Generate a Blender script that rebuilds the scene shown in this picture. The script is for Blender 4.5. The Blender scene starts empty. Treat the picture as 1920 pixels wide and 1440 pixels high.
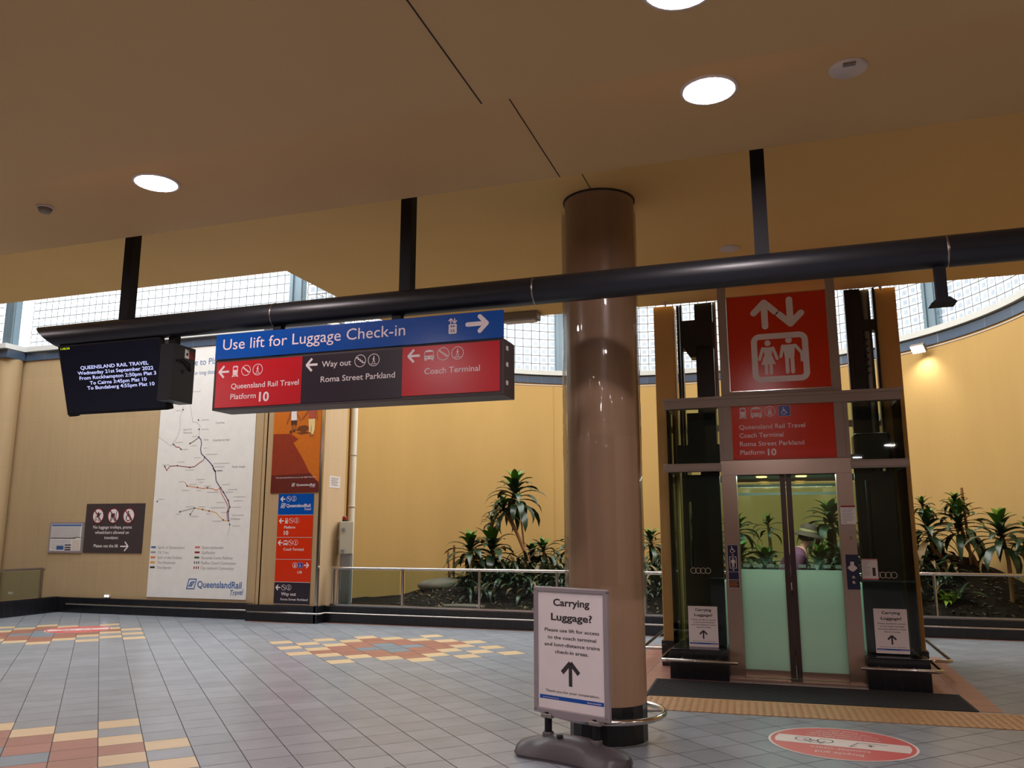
import bpy, bmesh, math, random
from mathutils import Vector, Matrix
random.seed(7)
R = math.radians
PI = math.pi
S = bpy.context.scene
COL = S.collection

# ---------------------------------------------------------------- camera, world, light, exposure
# building frame: X along the lift front and the overhead pipe, Y deeper into the hall, Z up
cd = bpy.data.cameras.new('camera')
cam = bpy.data.objects.new('camera', cd); COL.objects.link(cam)
cam.location = (0, 0, 1.5)
cam.rotation_euler = (R(90 + 10.164), 0, R(18.5))
cd.sensor_fit = 'HORIZONTAL'; cd.sensor_width = 36.0
cd.lens = 36.0 * 1524.0 / 1920.0
cd.clip_start = 0.05; cd.clip_end = 200
S.camera = cam

S.view_settings.view_transform = 'Standard'
S.view_settings.look = 'None'
S.view_settings.exposure = 0.0
S.view_settings.gamma = 1.0
S.view_settings.use_curve_mapping = False
try:
    S.cycles.use_denoising = True
    S.cycles.max_bounces = 10
    S.cycles.diffuse_bounces = 4
    S.cycles.glossy_bounces = 4
    S.cycles.transmission_bounces = 6
    S.cycles.transparent_max_bounces = 16
    S.cycles.caustics_reflective = False
    S.cycles.caustics_refractive = False
    S.cycles.sample_clamp_indirect = 6.0
except Exception:
    pass

wd = bpy.data.worlds.new('overcast_sky'); S.world = wd; wd.use_nodes = True
bg = wd.node_tree.nodes['Background']
bg.inputs['Color'].default_value = (0.93, 0.97, 1.0, 1)
bg.inputs['Strength'].default_value = 2.2

def area(name, loc, rot, sx, sy, power, col=(1, 1, 1), spread=180):
    l = bpy.data.lights.new(name, 'AREA'); l.shape = 'RECTANGLE'; l.size = sx; l.size_y = sy
    l.energy = power; l.color = col; l.spread = R(spread)
    o = bpy.data.objects.new(name, l); COL.objects.link(o); o.location = loc; o.rotation_euler = rot
    return o
# daylight falling through the roof glazing over the garden and over the travelator void, and through the glass-block bands
area('daylight_garden_skylight', (-2.2, 13.6, 7.45), (0, 0, 0), 9.0, 5.0, 540, (1.0, 0.97, 0.90))
area('daylight_void_skylight', (-10.5, 9.6, 7.45), (0, 0, 0), 8.0, 3.6, 345, (0.95, 0.98, 1.0))

# ---------------------------------------------------------------- materials
def lin(c):
    out = []
    for v in c:
        v = v / 255.0
        out.append(v / 12.92 if v <= 0.04045 else ((v + 0.055) / 1.055) ** 2.4)
    return tuple(out) + (1.0,)

def M(name, rgb, rough=0.5, metal=0.0, noise=None, bump=None, coat=0.0, emit=None, spec=0.5, island=0.0, stretch=None):
    m = bpy.data.materials.new(name); m.use_nodes = True
    nt = m.node_tree; n = nt.nodes; L = nt.links
    p = n['Principled BSDF']
    c = lin(rgb)
    p.inputs['Base Color'].default_value = c
    p.inputs['Roughness'].default_value = rough
    p.inputs['Metallic'].default_value = metal
    p.inputs['Specular IOR Level'].default_value = spec
    p.inputs['Coat Weight'].default_value = coat
    p.inputs['Coat Roughness'].default_value = 0.08
    tc = n.new('ShaderNodeTexCoord'); mp = n.new('ShaderNodeMapping')
    L.new(tc.outputs['Object'], mp.inputs['Vector'])
    if stretch: mp.inputs['Scale'].default_value = stretch
    sc, am = noise if noise else (6.0, 0.04)
    nz = n.new('ShaderNodeTexNoise'); nz.inputs['Scale'].default_value = sc; nz.inputs['Detail'].default_value = 5
    L.new(mp.outputs[0], nz.inputs['Vector'])
    hsv = n.new('ShaderNodeHueSaturation'); hsv.inputs['Color'].default_value = c
    mr = n.new('ShaderNodeMapRange'); mr.inputs['From Min'].default_value = 0.25; mr.inputs['From Max'].default_value = 0.75
    mr.inputs['To Min'].default_value = 1 - am; mr.inputs['To Max'].default_value = 1 + am
    L.new(nz.outputs['Fac'], mr.inputs['Value'])
    val = mr.outputs[0]
    if island:
        g = n.new('ShaderNodeNewGeometry')
        m2 = n.new('ShaderNodeMapRange'); m2.inputs['To Min'].default_value = 1 - island; m2.inputs['To Max'].default_value = 1 + island
        L.new(g.outputs['Random Per Island'], m2.inputs['Value'])
        mu = n.new('ShaderNodeMath'); mu.operation = 'MULTIPLY'
        L.new(val, mu.inputs[0]); L.new(m2.outputs[0], mu.inputs[1]); val = mu.outputs[0]
    L.new(val, hsv.inputs['Value']); L.new(hsv.outputs[0], p.inputs['Base Color'])
    if bump:
        b = n.new('ShaderNodeBump'); b.inputs['Strength'].default_value = bump[1]; b.inputs['Distance'].default_value = 0.01
        nb = n.new('ShaderNodeTexNoise'); nb.inputs['Scale'].default_value = bump[0]; nb.inputs['Detail'].default_value = 4
        L.new(mp.outputs[0], nb.inputs['Vector']); L.new(nb.outputs['Fac'], b.inputs['Height']); L.new(b.outputs[0], p.inputs['Normal'])
    if emit:
        p.inputs['Emission Color'].default_value = lin(emit[0]); p.inputs['Emission Strength'].default_value = emit[1]
    return m

def glass_mat(name, tint=(235, 245, 240), refl=0.10, frost=0.0):
    """thin architectural pane: tinted see-through with a fresnel mirror on top"""
    m = bpy.data.materials.new(name); m.use_nodes = True
    nt = m.node_tree; n = nt.nodes; L = nt.links; n.clear()
    o = n.new('ShaderNodeOutputMaterial'); t = n.new('ShaderNodeBsdfTransparent'); g = n.new('ShaderNodeBsdfGlossy')
    t.inputs['Color'].default_value = lin(tint); g.inputs['Roughness'].default_value = 0.02
    lw = n.new('ShaderNodeLayerWeight'); lw.inputs['Blend'].default_value = 0.12
    nz = n.new('ShaderNodeTexNoise'); nz.inputs['Scale'].default_value = 2.0
    a = n.new('ShaderNodeMath'); a.operation = 'MULTIPLY_ADD'; a.inputs[1].default_value = 0.75; a.inputs[2].default_value = refl
    L.new(lw.outputs['Fresnel'], a.inputs[0])
    mx = n.new('ShaderNodeMixShader'); L.new(a.outputs[0], mx.inputs[0]); L.new(t.outputs[0], mx.inputs[1]); L.new(g.outputs[0], mx.inputs[2])
    L.new(mx.outputs[0], o.inputs['Surface'])
    return m

def frosted_mat(name, rgb, clear=0.05):
    m = bpy.data.materials.new(name); m.use_nodes = True
    nt = m.node_tree; n = nt.nodes; L = nt.links; n.clear()
    o = n.new('ShaderNodeOutputMaterial')
    d = n.new('ShaderNodeBsdfDiffuse'); t = n.new('ShaderNodeBsdfTranslucent'); g = n.new('ShaderNodeBsdfGlossy'); tr = n.new('ShaderNodeBsdfTransparent')
    nz = n.new('ShaderNodeTexNoise'); nz.inputs['Scale'].default_value = 90
    hs = n.new('ShaderNodeHueSaturation'); hs.inputs['Color'].default_value = lin(rgb)
    mr = n.new('ShaderNodeMapRange'); mr.inputs['To Min'].default_value = 0.92; mr.inputs['To Max'].default_value = 1.08
    L.new(nz.outputs['Fac'], mr.inputs['Value']); L.new(mr.outputs[0], hs.inputs['Value'])
    L.new(hs.outputs[0], d.inputs['Color']); L.new(hs.outputs[0], t.inputs['Color']); g.inputs['Roughness'].default_value = 0.35
    a = n.new('ShaderNodeMixShader'); a.inputs[0].default_value = 0.55; L.new(d.outputs[0], a.inputs[1]); L.new(t.outputs[0], a.inputs[2])
    b = n.new('ShaderNodeMixShader'); b.inputs[0].default_value = 0.06; L.new(a.outputs[0], b.inputs[1]); L.new(g.outputs[0], b.inputs[2])
    c = n.new('ShaderNodeMixShader'); c.inputs[0].default_value = clear; L.new(b.outputs[0], c.inputs[1]); L.new(tr.outputs[0], c.inputs[2])
    L.new(c.outputs[0], o.inputs['Surface'])
    return m

def emit_mat(name, rgb, strength):
    m = bpy.data.materials.new(name); m.use_nodes = True
    nt = m.node_tree; n = nt.nodes; L = nt.links; n.clear()
    o = n.new('ShaderNodeOutputMaterial'); e = n.new('ShaderNodeEmission')
    e.inputs['Color'].default_value = lin(rgb); e.inputs['Strength'].default_value = strength
    L.new(e.outputs[0], o.inputs['Surface'])
    return m

def block_mat(name, tint, refl=0.05, diff=0.12):
    m = bpy.data.materials.new(name); m.use_nodes = True
    nt = m.node_tree; n = nt.nodes; L = nt.links; n.clear()
    o = n.new('ShaderNodeOutputMaterial'); t = n.new('ShaderNodeBsdfTransparent'); t.inputs['Color'].default_value = lin(tint)
    d = n.new('ShaderNodeBsdfDiffuse'); d.inputs['Color'].default_value = lin((225, 232, 232))
    g = n.new('ShaderNodeBsdfGlossy'); g.inputs['Roughness'].default_value = 0.15
    ge = n.new('ShaderNodeNewGeometry'); mr = n.new('ShaderNodeMapRange'); mr.inputs['To Min'].default_value = diff * 0.6; mr.inputs['To Max'].default_value = diff * 1.6
    L.new(ge.outputs['Random Per Island'], mr.inputs['Value'])
    a = n.new('ShaderNodeMixShader'); L.new(mr.outputs[0], a.inputs[0]); L.new(t.outputs[0], a.inputs[1]); L.new(d.outputs[0], a.inputs[2])
    b = n.new('ShaderNodeMixShader'); b.inputs[0].default_value = refl; L.new(a.outputs[0], b.inputs[1]); L.new(g.outputs[0], b.inputs[2])
    L.new(b.outputs[0], o.inputs['Surface'])
    return m

def plaster_mat(name, rgb, rough=0.9, streak=0.06, bump=0.25):
    """painted render: fine grain, faint vertical streaks"""
    m = M(name, rgb, rough, noise=(1.2, streak), bump=(60, bump), stretch=(1, 1, 0.25), spec=0.2)
    return m

def stone_mat(name, rgb):
    m = bpy.data.materials.new(name); m.use_nodes = True
    nt = m.node_tree; n = nt.nodes; L = nt.links; p = n['Principled BSDF']
    tc = n.new('ShaderNodeTexCoord'); sep = n.new('ShaderNodeSeparateXYZ'); cmb = n.new('ShaderNodeCombineXYZ')
    L.new(tc.outputs['Object'], sep.inputs[0])
    ad = n.new('ShaderNodeMath'); L.new(sep.outputs['X'], ad.inputs[0]); L.new(sep.outputs['Y'], ad.inputs[1])
    L.new(ad.outputs[0], cmb.inputs['X']); L.new(sep.outputs['Z'], cmb.inputs['Y'])
    br = n.new('ShaderNodeTexBrick'); br.offset = 0.0; br.inputs['Scale'].default_value = 1.0
    br.inputs['Brick Width'].default_value = 0.6; br.inputs['Row Height'].default_value = 0.9
    br.inputs['Mortar Size'].default_value = 0.004; br.inputs['Bias'].default_value = 0.0
    c = lin(rgb); d = 0.90
    br.inputs['Color1'].default_value = c; br.inputs['Color2'].default_value = (c[0] * 0.95, c[1] * 0.95, c[2] * 0.94, 1)
    br.inputs['Mortar'].default_value = (c[0] * d, c[1] * d, c[2] * d, 1)
    L.new(cmb.outputs[0], br.inputs['Vector'])
    mp = n.new('ShaderNodeMapping'); mp.inputs['Scale'].default_value = (7, 7, 0.5); L.new(tc.outputs['Object'], mp.inputs['Vector'])
    nz = n.new('ShaderNodeTexNoise'); nz.inputs['Scale'].default_value = 2.5; nz.inputs['Detail'].default_value = 6; L.new(mp.outputs[0], nz.inputs['Vector'])
    mr = n.new('ShaderNodeMapRange'); mr.inputs['From Min'].default_value = 0.3; mr.inputs['From Max'].default_value = 0.7
    mr.inputs['To Min'].default_value = 0.965; mr.inputs['To Max'].default_value = 1.03; L.new(nz.outputs['Fac'], mr.inputs['Value'])
    hs = n.new('ShaderNodeHueSaturation'); L.new(br.outputs['Color'], hs.inputs['Color']); L.new(mr.outputs[0], hs.inputs['Value'])
    L.new(hs.outputs[0], p.inputs['Base Color']); p.inputs['Roughness'].default_value = 0.7; p.inputs['Specular IOR Level'].default_value = 0.3
    return m

def tile_wall_mat(name, rgb, grout, bw=0.15, rh=0.26, rough=0.25):
    m = bpy.data.materials.new(name); m.use_nodes = True
    nt = m.node_tree; n = nt.nodes; L = nt.links; p = n['Principled BSDF']
    tc = n.new('ShaderNodeTexCoord'); sep = n.new('ShaderNodeSeparateXYZ'); cmb = n.new('ShaderNodeCombineXYZ')
    L.new(tc.outputs['Object'], sep.inputs[0])
    ad = n.new('ShaderNodeMath'); L.new(sep.outputs['X'], ad.inputs[0]); L.new(sep.outputs['Y'], ad.inputs[1])
    L.new(ad.outputs[0], cmb.inputs['X']); L.new(sep.outputs['Z'], cmb.inputs['Y'])
    br = n.new('ShaderNodeTexBrick'); br.offset = 0.0; br.inputs['Scale'].default_value = 1.0
    br.inputs['Brick Width'].default_value = bw; br.inputs['Row Height'].default_value = rh; br.inputs['Mortar Size'].default_value = 0.003
    c = lin(rgb)
    br.inputs['Color1'].default_value = c; br.inputs['Color2'].default_value = (c[0] * 1.35, c[1] * 1.35, c[2] * 1.35, 1); br.inputs['Mortar'].default_value = lin(grout)
    L.new(cmb.outputs[0], br.inputs['Vector']); L.new(br.outputs['Color'], p.inputs['Base Color']); p.inputs['Roughness'].default_value = rough
    return m

WHITE = M('white_vinyl', (226, 216, 216), 0.45)
PAPER = M('white_paper', (222, 216, 216), 0.6)
MAPPAPER = M('map_paper', (226, 224, 220), 0.6)
INK = M('dark_ink', (48, 42, 46), 0.6)
GREYINK = M('grey_ink', (150, 148, 150), 0.6)
PALEINK = M('pale_grey_ink', (192, 190, 188), 0.6)
BLUEINK = M('blue_ink', (58, 100, 160), 0.6)
BLUE = M('blue_sign_panel', (0, 74, 160), 0.22, noise=(3, .02))
RED = M('crimson_sign_panel', (186, 24, 36), 0.25, noise=(3, .03))
REDO = M('orange_red_sign_panel', (204, 50, 20), 0.2, noise=(3, .03), spec=.3)
BLACKP = M('black_sign_panel', (38, 30, 42), 0.3, noise=(3, .05))
NAVY = M('navy_panel', (22, 28, 70), 0.3)
ICONBLUE = M('icon_blue', (20, 50, 150), 0.3)
FRAMEB = M('sign_box_frame', (62, 52, 54), 0.45)
BLKMETAL = M('black_painted_steel', (26, 29, 36), 0.38, noise=(8, .08))
BLKPOST = M('matte_black_steel', (22, 22, 27), 0.65, spec=.25)
STEEL = M('brushed_stainless', (168, 158, 150), 0.28, 1.0, noise=(30, .04), stretch=(1, 1, 8))
RAILST = M('polished_stainless', (196, 192, 188), 0.18, 1.0)
LIFTST = M('lift_stainless', (176, 156, 142), 0.28, 1.0, noise=(14, .03), stretch=(8, 8, 1))
LIFTPAINT = M('taupe_lift_paint', (152, 136, 126), 0.45, noise=(5, .03))
DARKST = M('dark_stile_metal', (74, 60, 56), 0.35, 0.6)
BLACK = M('black_shaft_panel', (14, 14, 14), 0.35)
MACH = M('dark_machinery', (28, 32, 38), 0.35, 0.3)
GREYMACH = M('grey_ram_metal', (128, 130, 130), 0.35, 0.5)
PLINTHT = tile_wall_mat('black_plinth_tile', (22, 23, 28), (40, 40, 44))
TILEBAND = tile_wall_mat('blue_grey_band_tile', (62, 76, 96), (120, 126, 130), bw=0.45, rh=0.5)
STONE = stone_mat('sandstone_cladding', (178, 154, 118))
PIERST = stone_mat('sandstone_pier', (178, 150, 112))
PIERSIDE = stone_mat('lit_sandstone_return', (206, 178, 142))  # pier stone made paler, painting in the light on its side face
YELLOW = plaster_mat('ochre_render', (190, 155, 97))
TANPOST = plaster_mat('ochre_painted_steel', (196, 156, 94), 0.6)
CEILM = plaster_mat('tan_ceiling_paint', (211, 173, 121), 0.55, 0.03, 0.05)
CEIL3 = plaster_mat('ceiling_paint_with_bounce', (226, 182, 112), 0.6, 0.03, 0.05)  # ceiling tan made brighter and yellower to carry bounced daylight
CONC = M('white_concrete_sill', (206, 208, 204), 0.6)
MULL = M('blue_grey_mullion', (120, 140, 152), 0.4, 0.4)
MORTAR = M('grey_block_mortar', (150, 156, 158), 0.8)
BLK_A = block_mat('glass_block_rim', (248, 251, 252))
BLK_B = block_mat('glass_block_refraction', (205, 214, 224), diff=0.2)  # centre tint stands for the view refracted through the block
BLK_C = block_mat('glass_block_grey_refraction', (150, 160, 172), diff=0.25)  # greyer centre tint painting in the darker refracted surroundings
MORTARD = M('dark_block_mortar', (96, 102, 106), 0.8)
GLASS = glass_mat('clear_glass', (244, 251, 248), 0.03)
SHAFTGL = glass_mat('lift_glass', (224, 236, 230), 0.03)
RAILGL = glass_mat('balustrade_glass', (226, 234, 230), 0.01)
SIDEGL = glass_mat('side_glass_with_reflection', (92, 108, 100), 0.08)  # glass tint that also paints in reflected window light
WRAP = glass_mat('clear_plastic_film', (250, 250, 250), 0.02)
FROST = frosted_mat('frosted_glass', (208, 232, 216), 0.03)
DOTS = frosted_mat('etched_dots', (208, 232, 216), 0.72)
COLST = stone_mat('polished_stone_column', (160, 130, 104))
for nd in COLST.node_tree.nodes:
    if nd.type == 'TEX_BRICK':
        c2 = nd.inputs['Color1'].default_value; nd.inputs['Color2'].default_value = (c2[0] * .86, c2[1] * .85, c2[2] * .84, 1)
        nd.inputs['Brick Width'].default_value = 0.11; nd.inputs['Row Height'].default_value = 1.1; nd.offset = 0.5
COLST.node_tree.nodes['Principled BSDF'].inputs['Roughness'].default_value = 0.32
COLST.node_tree.nodes['Principled BSDF'].inputs['Coat Weight'].default_value = 0.1

TGREY = M('slate_floor_tile', (144, 150, 158), 0.27, noise=(3, .08), bump=(14, .06), island=0.07)
TYEL = M('buff_floor_tile', (206, 182, 146), 0.34, noise=(5, .05), bump=(14, .06), island=0.05)
TRED = M('terracotta_floor_tile', (160, 112, 98), 0.34, noise=(5, .06), bump=(14, .06), island=0.06)
TBLUE = M('grey_blue_floor_tile', (126, 140, 152), 0.30, noise=(5, .05), bump=(14, .06), island=0.04)
GROUT = M('dark_grout', (66, 66, 68), 0.8)
TAC = M('ochre_tactile_rubber', (172, 130, 88), 0.45)
MATM = M('charcoal_ribbed_mat', (44, 44, 46), 0.85, noise=(60, .15), bump=(220, .5))
DECRED = M('red_floor_sticker', (206, 92, 92), 0.35)
DECWH = M('white_floor_sticker', (226, 212, 208), 0.35)
SOIL = M('dark_mulch', (40, 33, 28), 0.95, spec=0.08, noise=(18, .45), bump=(26, 1.0))
ROCK = M('grey_garden_stone', (120, 110, 100), 0.9, noise=(8, .15), bump=(14, .5))
BARK = M('pale_brown_bark', (150, 108, 72), 0.8, noise=(30, .2), bump=(40, .4))
LEAFD = M('dark_glossy_leaf', (44, 64, 40), 0.3, noise=(9, .2), island=0.25)
LEAFN = M('fresh_green_leaf', (80, 124, 32), 0.35, noise=(9, .12), island=0.15)
LEAFB = M('browned_leaf', (120, 98, 56), 0.6, noise=(9, .2), island=0.2)
FERN = M('bright_fern_leaf', (150, 176, 50), 0.4, noise=(9, .1), island=0.15)
SIGNFRAME = M('grey_aluminium_frame', (150, 140, 144), 0.35, 0.15)
PLBASE = M('grey_moulded_plastic', (66, 60, 65), 0.42, bump=(80, .1))
SCREENOFF = M('screen_black', (18, 18, 26), 0.18, emit=((22, 22, 40), 0.25))
SCRTXT = emit_mat('screen_text_light', (196, 200, 255), 1.3)
SCRCLK = emit_mat('screen_clock_light', (200, 220, 30), 0.9)
CABM = M('grey_enamel_cabinet', (184, 178, 158), 0.4)
GALV = M('galvanised_post', (150, 156, 162), 0.45, 0.5)
WPIPE = M('white_pvc_pipe', (232, 226, 210), 0.35)
REDLENS = M('red_beacon_lens', (130, 20, 24), 0.2)
LAMPRING = M('white_lamp_ring', (220, 210, 205), 0.4)
LED = emit_mat('downlight_diffuser', (255, 238, 240), 190.0)
AMBER = emit_mat('warm_lift_lamp', (255, 190, 90), 8.0)
FLOOD = emit_mat('floodlight_lens', (255, 248, 235), 30.0)
LEDS = emit_mat('small_led_lens', (225, 235, 255), 8.0)
OFFWH = M('off_white_plastic', (206, 192, 182), 0.45)
GREYPL = M('grey_plastic', (128, 118, 104), 0.5)
DKWALL = plaster_mat('dim_hall_render', (150, 120, 90))
SKIN = M('skin', (186, 132, 108), 0.55)
SHIRT = M('plum_shirt_fabric', (78, 34, 58), 0.8, noise=(40, .1))
TROUS = M('dark_trouser_fabric', (46, 44, 52), 0.85)
HATM = M('brown_hat_fabric', (48, 33, 20), 0.85, noise=(60, .12))
HATB = M('khaki_hat_band', (96, 84, 52), 0.8)
HAIRM = M('dark_hair', (54, 42, 36), 0.7)
ORANGE = M('orange_sand_print', (196, 104, 26), 0.35, noise=(40, .12))
DUNE = M('rust_shadow_print', (138, 48, 26), 0.35, noise=(12, .14))
DUNED = M('deep_rust_print', (96, 32, 24), 0.35, noise=(10, .1))
SANDSH = M('brown_shadow_print', (108, 56, 28), 0.35)
PRSKIN = M('print_skin', (150, 84, 48), 0.4)
PRCREAM = M('print_cream', (226, 200, 140), 0.4)
PRPINK = M('print_pink', (168, 74, 60), 0.4)
PRDARK = M('print_dark', (72, 44, 30), 0.4)
ORANGELN = M('orange_line', (214, 120, 50), 0.5)
AMBERLN = M('amber_line', (222, 160, 60), 0.5)
MAROONLN = M('maroon_line', (130, 28, 36), 0.5)
PINKLN = M('pink_line', (206, 110, 104), 0.5)
PURPLELN = M('purple_line', (84, 66, 110), 0.5)
REDLN = M('red_line', (178, 40, 44), 0.5)
GREENLN = M('green_line', (60, 88, 66), 0.5)
TEALPANEL = M('lift_car_ceiling_panel', (150, 176, 166), 0.35)

# ---------------------------------------------------------------- mesh helpers
class MB:
    """collects faces, builds ONE mesh object; coordinates are given in the hall's frame, stored relative to o"""
    def __init__(self, o=(0, 0, 0)):
        self.o = Vector(o); self.v = []; self.f = []; self.m = []; self.s = []
    def add(self, vs, fs, m=0, smooth=False):
        b = len(self.v); self.v += [Vector(p) for p in vs]
        for f in fs:
            self.f.append([b + i for i in f]); self.m.append(m); self.s.append(smooth)
        return self
    def box(self, x0, x1, y0, y1, z0, z1, m=0):
        v = [(x, y, z) for z in (z0, z1) for y in (y0, y1) for x in (x0, x1)]
        return self.add(v, [(0, 2, 3, 1), (4, 5, 7, 6), (0, 1, 5, 4), (2, 6, 7, 3), (0, 4, 6, 2), (1, 3, 7, 5)], m)
    def obox(self, c, ax, ay, az, m=0):
        c = Vector(c); ax = Vector(ax); ay = Vector(ay); az = Vector(az)
        v = [c + ax * i + ay * j + az * k for k in (-1, 1) for j in (-1, 1) for i in (-1, 1)]
        return self.add(v, [(0, 2, 3, 1), (4, 5, 7, 6), (0, 1, 5, 4), (2, 6, 7, 3), (0, 4, 6, 2), (1, 3, 7, 5)], m)
    def quad(self, a, b, c, d, m=0): return self.add([a, b, c, d], [(0, 1, 2, 3)], m)
    def poly(self, ps, m=0): return self.add(ps, [tuple(range(len(ps)))], m)
    def prism(self, pts, ext, m=0):
        n = len(pts); e = Vector(ext); v = [Vector(p) for p in pts] + [Vector(p) + e for p in pts]
        fs = [tuple(range(n - 1, -1, -1)), tuple(range(n, 2 * n))] + [(i, (i + 1) % n, n + (i + 1) % n, n + i) for i in range(n)]
        return self.add(v, fs, m)
    def tube(self, pts, r, n=12, m=0, cap=True, closed=False):
        P = [Vector(p) for p in pts]; k = len(P); rs = r if isinstance(r, (list, tuple)) else [r] * k
        rings = []; up = None
        for i in range(k):
            if closed: t = (P[(i + 1) % k] - P[i - 1])
            else: t = P[min(i + 1, k - 1)] - P[max(i - 1, 0)]
            t.normalize()
            if up is None:
                up = Vector((0, 0, 1)) if abs(t.z) < 0.9 else Vector((1, 0, 0))
            a = t.cross(up)
            if a.length < 1e-6: a = t.cross(Vector((0, 1, 0)))
            a.normalize(); b = a.cross(t).normalized(); up = b
            rings.append([P[i] + (a * math.cos(2 * PI * j / n) + b * math.sin(2 * PI * j / n)) * rs[i] for j in range(n)])
        v = [p for rg in rings for p in rg]; fs = []
        for i in range(k if closed else k - 1):
            i2 = (i + 1) % k
            for j in range(n):
                fs.append((i * n + j, i * n + (j + 1) % n, i2 * n + (j + 1) % n, i2 * n + j))
        self.add(v, fs, m, True)
        if cap and not closed:
            self.add(rings[0], [tuple(range(n))], m); self.add(rings[-1], [tuple(range(n - 1, -1, -1))], m)
        return self
    def lathe(self, prof, c, n=32, m=0, smooth=True, axis=(0, 0, 1)):
        """prof: (radius, height) pairs along axis from c"""
        c = Vector(c); az = Vector(axis).normalized()
        ax = az.orthogonal().normalized() if abs(az.z) < 0.99 else Vector((1, 0, 0)); ay = az.cross(ax)
        v = []; fs = []; k = len(prof)
        for (r, h) in prof:
            for j in range(n):
                t = 2 * PI * j / n; v.append(c + az * h + (ax * math.cos(t) + ay * math.sin(t)) * max(r, 1e-4))
        for i in range(k - 1):
            for j in range(n):
                fs.append((i * n + j, i * n + (j + 1) % n, (i + 1) * n + (j + 1) % n, (i + 1) * n + j))
        return self.add(v, fs, m, smooth)
    def disc(self, c, r, n=32, m=0, axis=(0, 0, 1)):
        c = Vector(c); az = Vector(axis).normalized(); ax = az.orthogonal().normalized(); ay = az.cross(ax)
        return self.poly([c + (ax * math.cos(2 * PI * j / n) + ay * math.sin(2 * PI * j / n)) * r for j in range(n)], m)
    def build(self, name, mats, parent=None, bevel=0.0, kind=None, label=None):
        if not isinstance(mats, (list, tuple)): mats = [mats]
        me = bpy.data.meshes.new(name)
        me.from_pydata([tuple(p - self.o) for p in self.v], [], self.f)
        for mt in mats: me.materials.append(mt)
        me.polygons.foreach_set('material_index', self.m)
        me.polygons.foreach_set('use_smooth', self.s)
        me.update()
        ob = bpy.data.objects.new(name, me); COL.objects.link(ob)
        if parent is not None: ob.parent = parent
        else: ob.location = self.o
        if bevel:
            b = ob.modifiers.new('edge', 'BEVEL'); b.width = bevel; b.segments = 2; b.limit_method = 'ANGLE'; b.angle_limit = R(50)
        if kind: ob['kind'] = kind
        if label: ob['label'] = label
        return ob

def tag(o, label, cat, group=None):
    o['label'] = label; o['category'] = cat
    if group: o['group'] = group
    return o
def thing(name, label, cat, loc=(0, 0, 0), group=None, rotz=0.0):
    o = bpy.data.objects.new(name, None); COL.objects.link(o); o.location = loc; o.rotation_euler = (0, 0, rotz)
    o.empty_display_size = 0.1
    return tag(o, label, cat, group)
def dup(root, loc, label, group=None):
    r = root.copy(); COL.objects.link(r); r.location = loc; r['label'] = label
    if group: r['group'] = group
    for ch in list(root.children):
        c = ch.copy(); COL.objects.link(c); c.parent = r
        for g in list(ch.children):
            d = g.copy(); COL.objects.link(d); d.parent = c
    return r

_tc = {}
def text_geo(s, bold):
    k = (s, bold)
    if k not in _tc:
        cu = bpy.data.curves.new('lettering', 'FONT'); cu.body = s; cu.size = 1.0; cu.resolution_u = 3; cu.offset = bold
        ob = bpy.data.objects.new('lettering', cu)
        me = bpy.data.meshes.new_from_object(ob)
        vs = [v.co.copy() for v in me.vertices]; fs = [tuple(p.vertices) for p in me.polygons]
        bpy.data.objects.remove(ob); bpy.data.curves.remove(cu); bpy.data.meshes.remove(me)
        _tc[k] = (vs, fs)
    return _tc[k]
CAP = 0.72

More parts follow.
